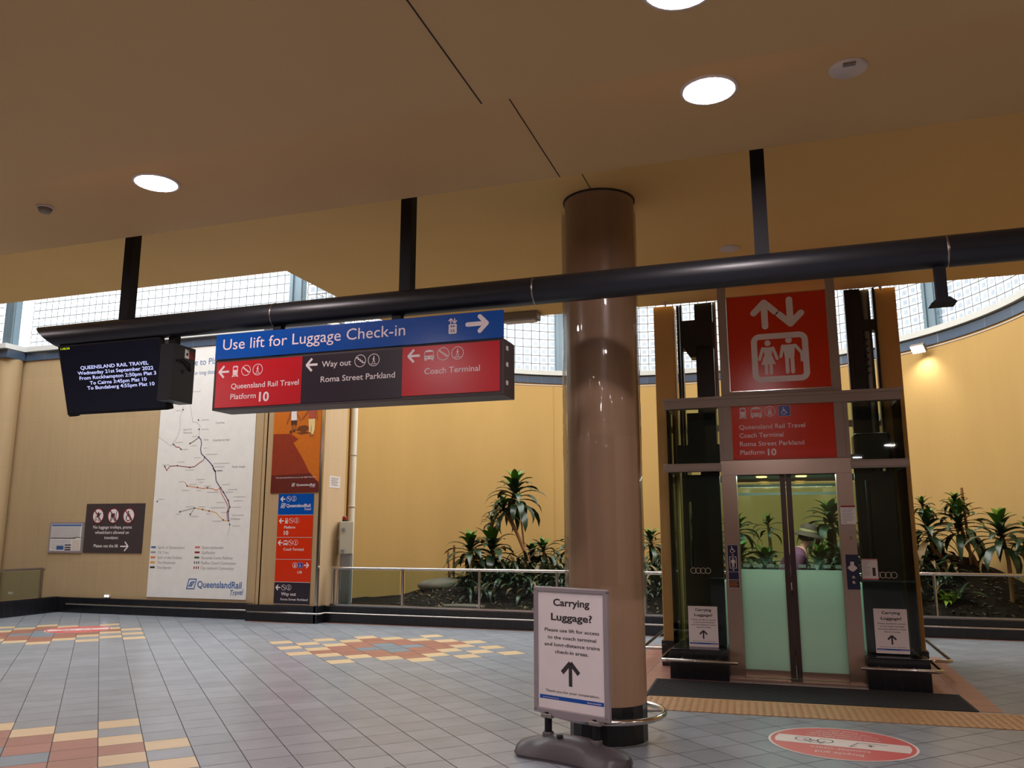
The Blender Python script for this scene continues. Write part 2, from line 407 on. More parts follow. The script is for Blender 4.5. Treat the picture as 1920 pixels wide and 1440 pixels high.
class Art:
    """flat artwork on a plane: p0 origin, ex right, ey up, en towards the viewer"""
    def __init__(self, mb, p0, ex=(1, 0, 0), ey=(0, 0, 1), en=(0, -1, 0), eps=0.0008):
        self.mb = mb; self.p0 = Vector(p0); self.ex = Vector(ex).normalized(); self.ey = Vector(ey).normalized(); self.en = Vector(en).normalized(); self.eps = eps
    def cut(self, name, mats, parent, o=(0, 0, 0), label=None):
        """builds what has been drawn so far as one child mesh and starts a fresh one"""
        ob = self.mb.build(name, mats, parent, label=label); self.mb = MB(self.mb.o); return ob
    def P(self, x, y, L=1): return self.p0 + self.ex * x + self.ey * y + self.en * (self.eps * L)
    def poly(self, pts, m, L=1): self.mb.poly([self.P(x, y, L) for x, y in pts], m)
    def rect(self, x0, x1, y0, y1, m, L=1): self.poly([(x0, y0), (x1, y0), (x1, y1), (x0, y1)], m, L)
    def rrect(self, x0, x1, y0, y1, r, m, L=1):
        pts = []
        for cx, cy, a0 in ((x1 - r, y0 + r, -90), (x1 - r, y1 - r, 0), (x0 + r, y1 - r, 90), (x0 + r, y0 + r, 180)):
            for k in range(7): a = R(a0 + 15 * k); pts.append((cx + r * math.cos(a), cy + r * math.sin(a)))
        self.poly(pts, m, L)
    def disc(self, x, y, r, m, L=1, n=28, ry=None):
        ry = ry or r
        self.poly([(x + r * math.cos(2 * PI * k / n), y + ry * math.sin(2 * PI * k / n)) for k in range(n)], m, L)
    def ring(self, x, y, r, t, m, L=1, n=32, ry=None):
        ry = ry or r
        for k in range(n):
            a = 2 * PI * k / n; b = 2 * PI * (k + 1) / n
            self.poly([(x + r * math.cos(a), y + ry * math.sin(a)), (x + r * math.cos(b), y + ry * math.sin(b)),
                       (x + (r - t) * math.cos(b), y + (ry - t) * math.sin(b)), (x + (r - t) * math.cos(a), y + (ry - t) * math.sin(a))], m, L)
    def rring(self, x0, x1, y0, y1, r, t, m, L=1):
        def loop(i):
            pts = []
            rr = max(r - i, 0.0005)
            for cx, cy, a0 in ((x1 - i - rr, y0 + i + rr, -90), (x1 - i - rr, y1 - i - rr, 0), (x0 + i + rr, y1 - i - rr, 90), (x0 + i + rr, y0 + i + rr, 180)):
                for k in range(7): a = R(a0 + 15 * k); pts.append((cx + rr * math.cos(a), cy + rr * math.sin(a)))
            return pts
        A = loop(0); B = loop(t); n = len(A)
        for k in range(n): self.poly([A[k], A[(k + 1) % n], B[(k + 1) % n], B[k]], m, L)
    def line(self, pts, t, m, L=1, round_=False):
        for (a, b) in zip(pts[:-1], pts[1:]):
            d = Vector((b[0] - a[0], b[1] - a[1])); l = d.length
            if l < 1e-7: continue
            d /= l; nx, ny = -d.y * t / 2, d.x * t / 2
            self.poly([(a[0] + nx, a[1] + ny), (a[0] - nx, a[1] - ny), (b[0] - nx, b[1] - ny), (b[0] + nx, b[1] + ny)], m, L)
        if round_:
            for p in pts: self.disc(p[0], p[1], t / 2, m, L + 0.15, 14)
    def text(self, s, x, y, cap, m, w=None, align='L', bold=0.0, L=1, lean=0.0, rot=0.0):
        vs, fs = text_geo(s, bold)
        if not vs: return
        x0 = min(v.x for v in vs); x1 = max(v.x for v in vs)
        sy = cap / CAP; sx = (w / (x1 - x0)) if w else sy
        W = (x1 - x0) * sx
        ox = x - {'L': 0, 'C': W / 2, 'R': W}[align]
        cr, sr = math.cos(rot), math.sin(rot)
        out = []
        for v in vs:
            px = (v.x - x0) * sx + lean * v.y * sy; py = v.y * sy
            out.append(self.P(ox + px * cr - py * sr, y + px * sr + py * cr, L))
        self.mb.add(out, fs, m)
    # ---- pictograms
    def arrow(self, x, y, s, ang, m, t=None, L=1, round_=False, head=0.5):
        """arrow centred on x,y; s long, pointing along ang degrees"""
        t = t or s * 0.14; c, q = math.cos(R(ang)), math.sin(R(ang))
        def T(a, b): return (x + a * c - b * q, y + a * q + b * c)
        k = 0.0 if round_ else t * 0.4
        self.line([T(-s / 2, 0), T(s / 2 - t * 0.5, 0)], t, m, L, round_)
        self.line([T(s / 2 - head * s, head * s), T(s / 2, -k * 0.3)], t, m, L + 0.1, round_)
        self.line([T(s / 2 - head * s, -head * s), T(s / 2, k * 0.3)], t, m, L + 0.2, round_)
    def man(self, x, y, h, m, L=1, woman=False, reach=False):
        self.disc(x, y + h * 0.92, h * 0.085, m, L, 18)
        if woman:
            self.poly([(x - .13 * h, y + .80 * h), (x + .13 * h, y + .80 * h), (x + .10 * h, y + .58 * h), (x + .20 * h, y + .30 * h), (x - .20 * h, y + .30 * h), (x - .10 * h, y + .58 * h)], m, L)
            self.line([(x - .14 * h, y + .77 * h), (x - .24 * h, y + .46 * h)], .085 * h, m, L + .2, True); self.line([(x + .14 * h, y + .77 * h), (x + .24 * h, y + .46 * h)], .085 * h, m, L + .2, True)
            for sx in (-1, 1): self.line([(x + sx * .065 * h, y + .32 * h), (x + sx * .065 * h, y + .045 * h)], .09 * h, m, L + .4, True)
        else:
            self.poly([(x - .16 * h, y + .80 * h), (x + .16 * h, y + .80 * h), (x + .115 * h, y + .42 * h), (x - .115 * h, y + .42 * h)], m, L)
            self.line([(x - .16 * h, y + .77 * h), (x - .22 * h, y + .48 * h)], .08 * h, m, L + .2, True)
            self.line([(x + .16 * h, y + .77 * h), (x + (.37 if reach else .22) * h, y + .48 * h)], .08 * h, m, L + .2, True)
            for sx in (-1, 1): self.line([(x + sx * .068 * h, y + .45 * h), (x + sx * .068 * h, y + .05 * h)], .1 * h, m, L + .4, True)
    def walker(self, x, y, h, m, L=1):
        self.disc(x + .03 * h, y + .92 * h, .085 * h, m, L, 14)
        self.line([(x, y + .78 * h), (x - .02 * h, y + .45 * h)], .15 * h, m, L, True)
        self.line([(x - .02 * h, y + .45 * h), (x + .12 * h, y + .24 * h), (x + .16 * h, y + .03 * h)], .085 * h, m, L + .2, True)
        self.line([(x - .02 * h, y + .45 * h), (x - .08 * h, y + .24 * h), (x - .2 * h, y + .05 * h)], .085 * h, m, L + .2, True)
        self.line([(x, y + .76 * h), (x + .16 * h, y + .52 * h)], .065 * h, m, L + .4, True); self.line([(x, y + .76 * h), (x - .17 * h, y + .54 * h)], .065 * h, m, L + .4, True)
    def walk_badge(self, x, y, r, m, L=1):
        self.ring(x, y, r, r * .1, m, L); self.walker(x, y - r * .5, r * 1.15, m, L); self.line([(x - .5 * r, y - .62 * r), (x + .5 * r, y - .62 * r)], r * .08, m, L)
    def stair_badge(self, x, y, r, m, L=1):
        self.ring(x, y, r, r * .1, m, L)
        p = [(x - .72 * r, y + .5 * r)]
        for k in range(4): p += [(p[-1][0] + .36 * r, p[-1][1]), (p[-1][0] + .36 * r, p[-1][1] - .27 * r)]
        self.line(p[:-1], r * .16, m, L, True)
    def train(self, x, y, h, m, bgm, L=1):
        w = h * .52
        self.rrect(x - w / 2, x + w / 2, y + .16 * h, y + h, .13 * h, m, L)
        self.rrect(x - w * .36, x + w * .36, y + .62 * h, y + .86 * h, .05 * h, bgm, L + 1)
        self.rect(x - w * .15, x + w * .15, y + .91 * h, y + .95 * h, bgm, L + 1)
        for s in (-1, 1):
            self.disc(x + s * w * .3, y + .34 * h, .045 * h, bgm, L + 1, 12)
            self.poly([(x + s * w * .32, y + .17 * h), (x + s * w * .52, y + .17 * h), (x + s * w * .66, y), (x + s * w * .44, y)], m, L)
        self.rect(x - w * .55, x + w * .55, y + .05 * h, y + .11 * h, m, L)
    def bus(self, x, y, h, m, bgm, L=1):
        w = h * .95
        self.ring(x, y + .60 * h, w / 2, h * .05, m, L, 24, .40 * h)
        self.rrect(x - w / 2, x + w / 2, y + .12 * h, y + .46 * h, .06 * h, m, L + 1)
        self.rect(x - w * .42, x + w * .42, y + .46 * h, y + .80 * h, bgm, L + 1)
        self.poly([(x - w * .45, y + .80 * h), (x + w * .45, y + .80 * h), (x + w * .36, y + .95 * h), (x - w * .36, y + .95 * h)], m, L + 1)
        for s in (-1, 1):
            self.line([(x + s * w * .46, y + .4 * h), (x + s * w * .46, y + .84 * h)], h * .045, m, L + 2)
            self.rect(x + s * w * .36 - .08 * h, x + s * w * .36 + .08 * h, y, y + .14 * h, m, L + 1)
            self.disc(x + s * w * .32, y + .3 * h, .055 * h, bgm, L + 2, 12); self.disc(x + s * w * .17, y + .3 * h, .055 * h, bgm, L + 2, 12)
    def lift_badge(self, x, y, h, m, bgm, L=1, ring=True):
        if ring: self.ring(x, y + h / 2, h / 2, h * .06, m, L); h2 = h * .62; y0 = y + .17 * h
        else: h2 = h; y0 = y
        w = h2 * .52
        self.rring(x - w * .52, x + w * .52, y0, y0 + h2 * .62, h2 * .08, h2 * .09, m, L)
        for k in (-1, 0, 1): self.man(x + k * w * .29, y0 + h2 * .09, h2 * .42, m, L + 1)
        self.arrow(x - w * .24, y0 + h2 * .82, h2 * .3, 90, m, h2 * .07, L); self.arrow(x + w * .24, y0 + h2 * .82, h2 * .3, -90, m, h2 * .07, L)
    def wheelchair(self, x, y, h, m, L=1):
        self.disc(x - .08 * h, y + .90 * h, .085 * h, m, L, 14)
        self.line([(x - .08 * h, y + .80 * h), (x - .05 * h, y + .50 * h), (x + .18 * h, y + .50 * h), (x + .30 * h, y + .22 * h), (x + .40 * h, y + .26 * h)], .085 * h, m, L, True)
        self.line([(x - .07 * h, y + .66 * h), (x + .14 * h, y + .66 * h)], .07 * h, m, L + .3, True)
        for k in range(22):
            a = R(70 + 12.5 * k); b = R(70 + 12.5 * (k + 1)); r = .27 * h; c = (x - .03 * h, y + .31 * h)
            self.line([(c[0] + r * math.cos(a), c[1] + r * math.sin(a)), (c[0] + r * math.cos(b), c[1] + r * math.sin(b))], .075 * h, m, L + .5)
    def qr_logo(self, x, y, h, m, L=1):
        """slanted badge with two arrows, x,y lower left"""
        k = .25 * h; w = 1.25 * h; t = .11 * h
        A = [(x + .05 * h, y), (x + w - k, y), (x + w, y + h), (x + k + .05 * h, y + h)]
        self.line(A + [A[0]], t, m, L, True)
        self.line([(x + .34 * h, y + .28 * h), (x + .62 * h, y + .7 * h), (x + .62 * h, y + .3 * h)], t, m, L + .4, True)
        self.line([(x + .28 * h, y + .28 * h), (x + .66 * h, y + .28 * h), (x + .92 * h, y + .7 * h)], t, m, L + .6, True)
        self.line([(x + .74 * h, y + .72 * h), (x + 1.02 * h, y + .72 * h)], t, m, L + .8, True)

# ---------------------------------------------------------------- setting: floor
S2 = math.sqrt(0.5)
TA, TB = 0.28, 0.294            # floor tile pitch along the two diagonals
def tile_pt(a, b, z=0.0): return Vector(((b - a) * S2, (a + b) * S2, z))
PY = {(1, 1), (2, 2), (3, 1), (1, 3), (0, 4), (0, 6), (1, 5), (4, 0), (0, 8), (5, 1), (2, 6), (1, 7), (6, 0), (6, 2), (3, 7), (2, 8), (7, 1), (8, 0), (8, 2), (7, 3), (7, 5), (8, 4), (6, 6), (7, 7), (5, 7), (4, 8)}
PR = {(4, 1), (4, 2), (4, 6), (4, 7), (1, 4), (2, 4), (6, 4), (7, 4), (2, 3), (2, 5), (3, 2), (3, 3), (3, 5), (3, 6), (5, 2), (5, 3), (5, 5), (5, 6), (6, 3), (6, 5)}
PG = {(4, 3), (4, 4), (4, 5), (3, 4), (5, 4)}
centres = [(-4, -3), (10, 11), (23, -3)]
def tile_kind(k, j):
    for ck, cj in centres:
        c = (k - ck + 4, j - cj + 4)
        if c in PY: return 1
        if c in PR: return 2
        if c in PG: return 3
    return 0
fl = MB()
fl.quad((-19, -9, -.004), (9, -9, -.004), (9, 20, -.004), (-19, 20, -.004), 4)
for k in range(-45, 45):
    for j in range(-60, 60):
        a = 7.57 + k * TA; b = .105 + j * TB
        c = tile_pt(a + TA / 2, b + TB / 2)
        if not (-17.5 < c.x < 7.6 and -6 < c.y < 13.6): continue
        g = .0030
        fl.quad(tile_pt(a + g, b + g), tile_pt(a + g, b + TB - g), tile_pt(a + TA - g, b + TB - g), tile_pt(a + TA - g, b + g), tile_kind(k, j))
# terracotta border tiles round the lift and along the planter plinth
def border(x0, x1, y0, y1, s=.28):
    nx = max(1, round((x1 - x0) / s)); ny = max(1, round((y1 - y0) / s))
    for i in range(nx):
        for j in range(ny):
            dx = (x1 - x0) / nx; dy = (y1 - y0) / ny
            fl.quad((x0 + i * dx + .003, y0 + j * dy + .003, .0015), (x0 + (i + 1) * dx - .003, y0 + j * dy + .003, .0015), (x0 + (i + 1) * dx - .003, y0 + (j + 1) * dy - .003, .0015), (x0 + i * dx + .003, y0 + (j + 1) * dy - .003, .0015), 2)
border(1.2, 1.62, 8.05, 11.2); border(-1.78, -1.22, 8.05, 11.2); border(-1.22, 1.2, 8.05, 8.8)
border(-8.6, -7.45, 11.84, 11.92); border(-7.3, -1.5, 12.07, 12.15, .3); border(-1.5, 1.6, 12.62, 12.70, .3); border(1.6, 3.7, 13.12, 13.20, .3)
floor = fl.build('floor', [TGREY, TYEL, TRED, TBLUE, GROUT], kind='structure')
floor['label'] = 'glossy slate grey tiled floor with stepped diamond patterns of buff and terracotta tiles'

# ---------------------------------------------------------------- setting: stepped ceiling
Z1, Z2, Z3 = 3.56, 3.83, 4.16
E1, E2, E3L, E3R = 3.45, 4.96, 6.98, 9.55
def ceil_mesh(name, outline, z, top, mat, label):
    b = MB(); b.prism([(x, y, z) for x, y in outline], (0, 0, top - z))
    o = b.build(name, mat, kind='structure'); o['label'] = label; return o
ceil_mesh('ceiling', [(-19, -9), (9, -9), (9, E1), (-19, E1)], Z1, 4.5, CEILM, 'lowest tan ceiling step nearest the viewer')
ceil_mesh('ceiling.001', [(-19, E1), (9, E1), (9, E2), (-19, E2)], Z2, 4.5, CEILM, 'middle tan ceiling step with the round downlights')
ceil_mesh('ceiling.002', [(-19, E2), (9, E2), (9, E3R), (-4.82, E3R), (-4.82, E3L), (-19, E3L)], Z3, 4.55, CEIL3, 'highest golden ceiling step that the round column meets')
def strip(name, x0, x1, y0, y1, z0, z1, mat, label=None):
    o = MB().box(x0, x1, y0, y1, z0, z1).build(name, mat, kind='structure')
    if label: o['label'] = label
    return o
JOINT = M('dark_joint_gap', (48, 34, 24), 0.9)
strip('trim_1', -1.314, -1.308, -9, E1 - .002, Z1 - .0025, Z1 + .01, JOINT, 'dark joint line in the lowest ceiling step')
strip('trim_2', -1.324, -1.318, E1 + .002, E2 - .002, Z2 - .0025, Z2 + .01, JOINT, 'dark joint line in the middle ceiling step')
strip('trim_3', -1.338, -1.332, E2 + .002, 6.0, Z3 - .0025, Z3 + .01, JOINT, 'dark joint line in the golden ceiling running to the column')
# roof high over the garden, glazed strips left open to the sky
rf = MB()
ZR = 7.6
rf.box(-21, 9, 4.5, 7.4, ZR, ZR + .2); rf.box(-21, -15.0, 7.4, 12.4, ZR, ZR + .2); rf.box(-6.2, 2.6, 7.4, 11.0, ZR, ZR + .2); rf.box(2.6, 4.1, 7.4, 17.0, ZR, ZR + .2)
rf.box(-15, -6.2, 11.6, 12.6, ZR, ZR + .2); rf.box(-6.2, 2.6, 16.2, 18.9, ZR, ZR + .2)
rf.box(-21, 9, 4.5, 4.6, 4.5, ZR)
rf.build('ceiling.003', CEILM, kind='structure')

# ---------------------------------------------------------------- setting: sandstone wall, pier, ochre apse wall
ZS = 4.85                       # top of the solid walls; the glass-block band stands above
WL = 12.15
MB().box(-14.6, -8.62, WL, WL + .3, 0, ZS).build('wall_left', STONE, kind='structure', label='sandstone clad wall behind the map poster')
# rounded pilaster at the far left corner and the wall beyond it
pb = MB(); pb.box(-20, -14.6, 11.75, 12.1, 0, ZS); pb.lathe([(.22, 0), (.22, ZS)], (-14.62, 11.97, 0), 24)
pb.build('wall_left.001', STONE, kind='structure', label='sandstone wall return at the far left')
# pier carrying the direction panels: rounded left edge, flat front, lit return painted paler on its right
pr = MB()
pts = []
for k in range(9):
    a = R(180 + 90 * k / 8); pts.append((-8.53 + .13 * math.cos(a), 12.13 + .13 * math.sin(a)))
pts += [(-7.405, 12.0), (-7.405, 12.02), (-8.66, 12.7)]
pr.prism([(x, y, 0) for x, y in pts[:-2]] + [(-7.405, 12.3, 0), (-8.66, 12.3, 0)], (0, 0, ZS))
for gx in (-8.60, -8.50):       # shallow flutes on its left shoulder
    pr.box(gx - .012, gx + .012, 12.0, 12.02, .27, ZS)
pr.build('wall_left.002', PIERST, kind='structure', label='sandstone pier carrying the orange poster and the direction panels')
MB().box(-7.403, -7.39, 12.03, 12.78, 0, ZS).build('wall_left.003', PIERSIDE, kind='structure', label='sandstone return on the right of the pier, painted paler for the light on it')
MB().box(-8.0, -7.405, 12.3, 12.78, 0, ZS).build('wall_left.004', PIERSIDE, kind='structure')
MB().box(-7.42, -7.375, 11.985, 12.03, 0, ZS).build('trim_4', RAILST, kind='structure', label='bright steel corner guard on the pier edge')
CX, CY, RR = -2.15, 12.75, 6.0
def arc_pts(r, a0, a1, n): return [(CX + r * math.cos(R(a0 + (a1 - a0) * i / n)), CY + r * math.sin(R(a0 + (a1 - a0) * i / n))) for i in range(n + 1)]
def arc_wall(mb, r0, r1, z0, z1, a0=-2, a1=182, n=96, m=0):
    A = arc_pts(r0, a0, a1, n); B = arc_pts(r1, a0, a1, n)
    for i in range(n):
        mb.add([(A[i][0], A[i][1], z0), (A[i + 1][0], A[i + 1][1], z0), (A[i + 1][0], A[i + 1][1], z1), (A[i][0], A[i][1], z1)], [(0, 1, 2, 3)], m, True)
        mb.add([(B[i][0], B[i][1], z0), (B[i + 1][0], B[i + 1][1], z0), (B[i + 1][0], B[i + 1][1], z1), (B[i][0], B[i][1], z1)], [(0, 1, 2, 3)], m, True)
        for z in (z0, z1):
            mb.add([(A[i][0], A[i][1], z), (A[i + 1][0], A[i + 1][1], z), (B[i + 1][0], B[i + 1][1], z), (B[i][0], B[i][1], z)], [(0, 1, 2, 3)], m)
b = MB(); arc_wall(b, RR, RR + .3, 0, ZS); b.build('wall_back', YELLOW, kind='structure', label='curved ochre rendered wall behind the planting')
b = MB(); arc_wall(b, RR - .012, RR, ZS - .05, ZS - .03); b.build('trim_5', OFFWH, kind='structure', label='thin conduit line along the top of the ochre wall')
# vertical movement joint in the curved wall left of the column
jx, jy = arc_pts(RR - .004, 118.5, 119, 1)[0]
MB().tube([(jx, jy, 0.3), (jx, jy, ZS - .06)], .012, 6).build('trim_6', TANPOST, kind='structure')
b = MB(); arc_wall(b, RR - .03, RR + .3, ZS, ZS + .19); b.build('trim_7', TILEBAND, kind='structure', label='blue grey tile band above the curved ochre wall')
b = MB(); arc_wall(b, RR - .10, RR + .3, ZS + .19, ZS + .30); b.build('trim_8', CONC, kind='structure', label='pale concrete sill under the curved glass block band')
MB().box(-14.75, -8.66, WL - .03, WL + .3, ZS, ZS + .17).build('trim_9', TILEBAND, kind='structure', label='blue grey tile band on top of the sandstone wall')
MB().box(-20, -14.4, 11.70, 12.1, ZS, ZS + .17).build('trim_10', TILEBAND, kind='structure')
MB().box(-8.66, -7.38, 11.96, 12.78, ZS, ZS + .17).build('trim_11', TILEBAND, kind='structure')
MB().box(-14.6, -7.36, WL - .10, WL + .3, ZS + .17, ZS + .27).build('trim_12', CONC, kind='structure', label='pale concrete sill on the sandstone wall')
MB().box(-20, -14.38, 11.62, 12.1, ZS + .17, ZS + .27).build('trim_13', CONC, kind='structure')
# outer walls out of frame that close the hall
MB().box(3.84, 4.1, 5.0, 12.75, 0, ZR).build('wall_right', YELLOW, kind='structure')
MB().box(4.1, 9, 5.0, 5.2, 0, 4.5).build('wall_right.001', DKWALL, kind='structure')
MB().box(8.9, 9.1, -9, 5.2, 0, 4.5).build('wall_right.002', DKWALL, kind='structure')
MB().box(-19, 9, -9.2, -9, 0, 4.5).build('wall_front', DKWALL, kind='structure')
MB().box(-19.2, -19, -9, 12, 0, ZR).build('wall_left.005', STONE, kind='structure')

# ---------------------------------------------------------------- setting: glass-block bands with mullions
def block_panel(name, path, z0, nz, pitch, label, eye=None):
    """path: list of (x, y) block corners along the wall; blocks stand between them"""
    b = MB(); g = pitch * .045
    for i in range(len(path) - 1):
        p = Vector((path[i][0], path[i][1], 0)); q = Vector((path[i + 1][0], path[i + 1][1], 0)); d = (q - p); l = d.length; d /= l
        n = Vector((d.y, -d.x, 0))
        for k in range(nz):
            z = z0 + k * pitch; up = Vector((0, 0, 1))
            def C(s, t, off=0.0): return p + d * (l * s) + up * (z + pitch * t) + n * off
            e = .045; h = .26
            o4 = [C(e, e), C(1 - e, e), C(1 - e, 1 - e), C(e, 1 - e)]
            i4 = [C(h, h, -.012), C(1 - h, h, -.012), C(1 - h, 1 - h, -.012), C(h, 1 - h, -.012)]
            for a in range(4): b.quad(o4[a], o4[(a + 1) % 4], i4[(a + 1) % 4], i4[a], 0)
            b.poly(i4, 1)
            b.quad(C(0, -e), C(1, -e), C(1, e), C(0, e), 2)
            b.quad(C(-e, e), C(e, e), C(e, 1 - e), C(-e, 1 - e), 2)
    o = b.build(name, [BLK_A, eye or BLK_B, MORTARD], kind='structure'); o['label'] = label
    return o
ZW = ZS + .27
P1 = .165
def line_path(x0, x1, y, n): return [(x0 + (x1 - x0) * i / n, y) for i in range(n + 1)]
block_panel('window_1', line_path(-14.55, -8.36, WL + .16, 38), ZW, 14, P1, 'long glass block window above the sandstone wall')
block_panel('window_2', line_path(-19.5, -14.85, 11.9, 28), ZW, 14, P1, 'glass block window at the far left edge')
block_panel('window_3', line_path(-8.02, -7.45, WL + .16, 3), ZW, 14, P1 * 1.15, 'narrow glass block window above the pier', BLK_C)
angs = [(178, 117.5), (115.5, 60), (58, 37.5), (35.2, -1)]
lab = ['curved glass block window left of the column', 'curved glass block window behind the lift', 'curved glass block window right of the lift shaft', 'curved glass block window at the right edge']
for i, (a0, a1) in enumerate(angs):
    n = max(2, round(RR * R(a0 - a1) / .195))
    block_panel('window_%d' % (4 + i), arc_pts(RR + .12, a0, a1, n), ZS + .30, 12, .195, lab[i], BLK_C)
def mullion(name, x, y, w, z0, label, ang=0.0):
    b = MB(); c, s = math.cos(ang), math.sin(ang)
    for off, hw, dp in ((0, w / 2, .06), (-w * .32, w * .12, .09), (w * .32, w * .12, .09)):
        b.obox((x + c * off, y + s * off, (z0 + ZR) / 2), (c * hw, s * hw, 0), (-s * dp, c * dp, 0), (0, 0, (ZR - z0) / 2))
    b.build(name, MULL, kind='structure', label=label)
mullion('trim_14', -14.70, 11.98, .26, ZW, 'blue grey steel mullion at the far left')
mullion('trim_15', -8.19, WL + .1, .28, ZW, 'blue grey steel mullion between the long window and the pier')
mullion('trim_16', -7.40, WL + .25, .12, ZW, 'slim mullion at the pier edge')
for nm, an, lb in (('trim_17', 36.3, 'blue grey steel mullion right of the lift'), ('trim_18', 116.5, 'blue grey mullion hidden behind the column'), ('trim_19', 59, None)):
    x, y = CX + (RR + .1) * math.cos(R(an)), CY + (RR + .1) * math.sin(R(an))
    mullion(nm, x, y, .30, ZS + .30, lb or 'blue grey mullion behind the lift', R(an + 90))

# ---------------------------------------------------------------- setting: plinths
MB().box(-13.05, -8.66, WL - .06, WL, 0, .27).build('baseboard_left', PLINTHT, kind='structure', label='black tiled plinth under the sandstone wall')
b = MB(); b.box(-8.70, -7.36, 11.93, 12.02, 0, .27); b.box(-7.40, -7.33, 11.93, 12.2, 0, .27)
b.build('baseboard_left.001', PLINTHT, kind='structure', label='black tiled plinth round the pier')
PATHP = [(-7.36, 12.15), (-1.9, 12.15), (-1.9, 12.7), (1.75, 12.7), (1.75, 13.2), (4.0, 13.2)]
b = MB()
b.box(-7.36, -1.5, 12.15, 12.4, 0, .26); b.box(-1.5, 1.6, 12.70, 12.95, 0, .26); b.box(1.6, 3.88, 13.20, 13.45, 0, .26); b.box(-1.58, -1.5, 12.15, 12.95, 0, .26); b.box(1.52, 1.6, 12.7, 13.45, 0, .26)
b.build('baseboard_back', PLINTHT, kind='structure', label='black tiled planter kerb under the glass balustrade')
b = MB()
b.tube([(-12.72, WL - .08, .155), (-8.74, WL - .08, .155)], .014, 8)
b.tube([(-8.74, WL - .08, .155), (-8.66, 11.91, .155), (-7.33, 11.91, .155), (-7.29, 11.93, .155), (-7.29, 12.12, .155), (-1.55, 12.12, .155)], .014, 8)
b.tube([(-1.48, 12.67, .155), (1.5, 12.67, .155)], .014, 8); b.tube([(1.6, 13.17, .155), (3.88, 13.17, .155)], .014, 8)
b.build('trim_20', RAILST, kind='structure', label='thin steel rub rail along the black plinths')
# side plinth of the travelator opening at the far left
MB().box(-13.05, -12.93, 5.0, WL - .06, 0, .28).build('baseboard_left.002', PLINTHT, kind='structure', label='black tiled kerb running towards the viewer at the far left')
t = thing('glass_balustrade', 'short glass balustrade with steel handrail at the far left, before the sandstone wall', 'balustrade', (-13.0, 11.5, 0))
o = (-13.0, 11.5, 0)
MB(o).tube([(-13, 6.0, .80), (-13, 11.72, .80), (-13, 11.78, .78)], .022, 10).build('handrail', STEEL, t)
for y in (11.74, 9.5, 7.2): MB(o).box(-13.02, -12.98, y - .02, y + .02, .27, .80).build('post', STEEL, t)
MB(o).box(-13.005, -12.995, 6.0, 11.70, .29, .77).build('glass_panel', RAILGL, t)

# ---------------------------------------------------------------- ceiling fittings
def downlight(loc, label, r=.135):
    t = thing('ceiling_downlight', label, 'ceiling light', loc, 'round ceiling downlights')
    MB().lathe([(r + .018, 0), (r + .018, -.008), (r, -.012), (r - .004, -.004)], (0, 0, 0), 36).build('ring', LAMPRING, t)
    MB().disc((0, 0, -.006), r, 36, axis=(0, 0, -1)).build('diffuser', LED, t)
    return t
d0 = downlight((-3.95, 4.17, Z2), 'lit round downlight above the departures screen')
dup(d0, (-.273, 4.15, Z2), 'lit round downlight between the round column top and the wide ceiling disc')
dup(d0, (-.28, 2.86, Z1), 'lit round downlight cut by the top edge of the photo')
for x, y, z in ((-7.6, 4.17, Z2), (3.4, 4.15, Z2), (-4.0, 1.2, Z1), (-.3, -.6, Z1), (3.4, .6, Z1), (-8, .6, Z1), (-4, -3.6, Z1), (2.5, -4, Z1), (-11.6, 4.17, Z2), (-12, .6, Z1), (7, 4.15, Z2), (7, .6, Z1), (-8, -3.6, Z1), (6, -4, Z1), (-12, -3.6, Z1), (-4, -7, Z1), (2, -7.5, Z1), (-9, -7, Z1)):
    dup(d0, (x, y, z), 'round downlight further along the ceiling, beyond the picture')
t = thing('ceiling_speaker', 'wide pale ceiling disc beside the brightest downlight', 'speaker', (.423, 4.163, Z2))
MB().lathe([(.095, 0), (.095, -.006), (.085, -.014), (.0, -.016)], (0, 0, 0), 32).build('grille', OFFWH, t)
MB().box(-.03, .03, -.08, -.05, -.022, -.010).build('clip', GREYPL, t)
t = thing('smoke_detector', 'small domed smoke detector on the ceiling left of the left downlight', 'smoke detector', (-5.034, 4.261, Z2))
MB().lathe([(.06, 0), (.06, -.012), (.05, -.014)], (0, 0, 0), 28).build('base', OFFWH, t)
MB().lathe([(.045, -.012), (.045, -.03), (.035, -.044), (.0, -.047)], (0, 0, 0), 24).build('dome', GREYPL, t)
t = tag(MB((-.383, 7.722, Z3)).lathe([(.09, 0), (.09, -.01), (.075, -.018), (0, -.02)], (-.383, 7.722, Z3), 28).build('ceiling_disc', OFFWH), 'small flat pale disc on the golden ceiling above the pipe', 'ceiling fitting')
t = thing('emergency_light', 'grey box light fitting at the golden ceiling edge beside the blue sign', 'light fitting', (-3.02, 9.36, Z3))
MB().box(-.24, .24, -.09, .09, -.10, 0).build('housing', GREYPL, t, bevel=.01)
MB().box(-.20, .20, -.07, .07, -.115, -.10).build('diffuser', OFFWH, t)
for x, y, lb in ((-1.235, 9.40, 'tiny white hook on the ceiling edge at the left of the lift top'), (1.105, 9.46, 'tiny white hook on the ceiling edge at the right of the lift top')):
    tag(MB((x, y, Z3)).prism([(x - .022, y, Z3), (x + .022, y, Z3), (x + .006, y, Z3 - .075)], (0, .02, 0)).build('ceiling_hook', OFFWH), lb, 'hook', 'white ceiling hooks')

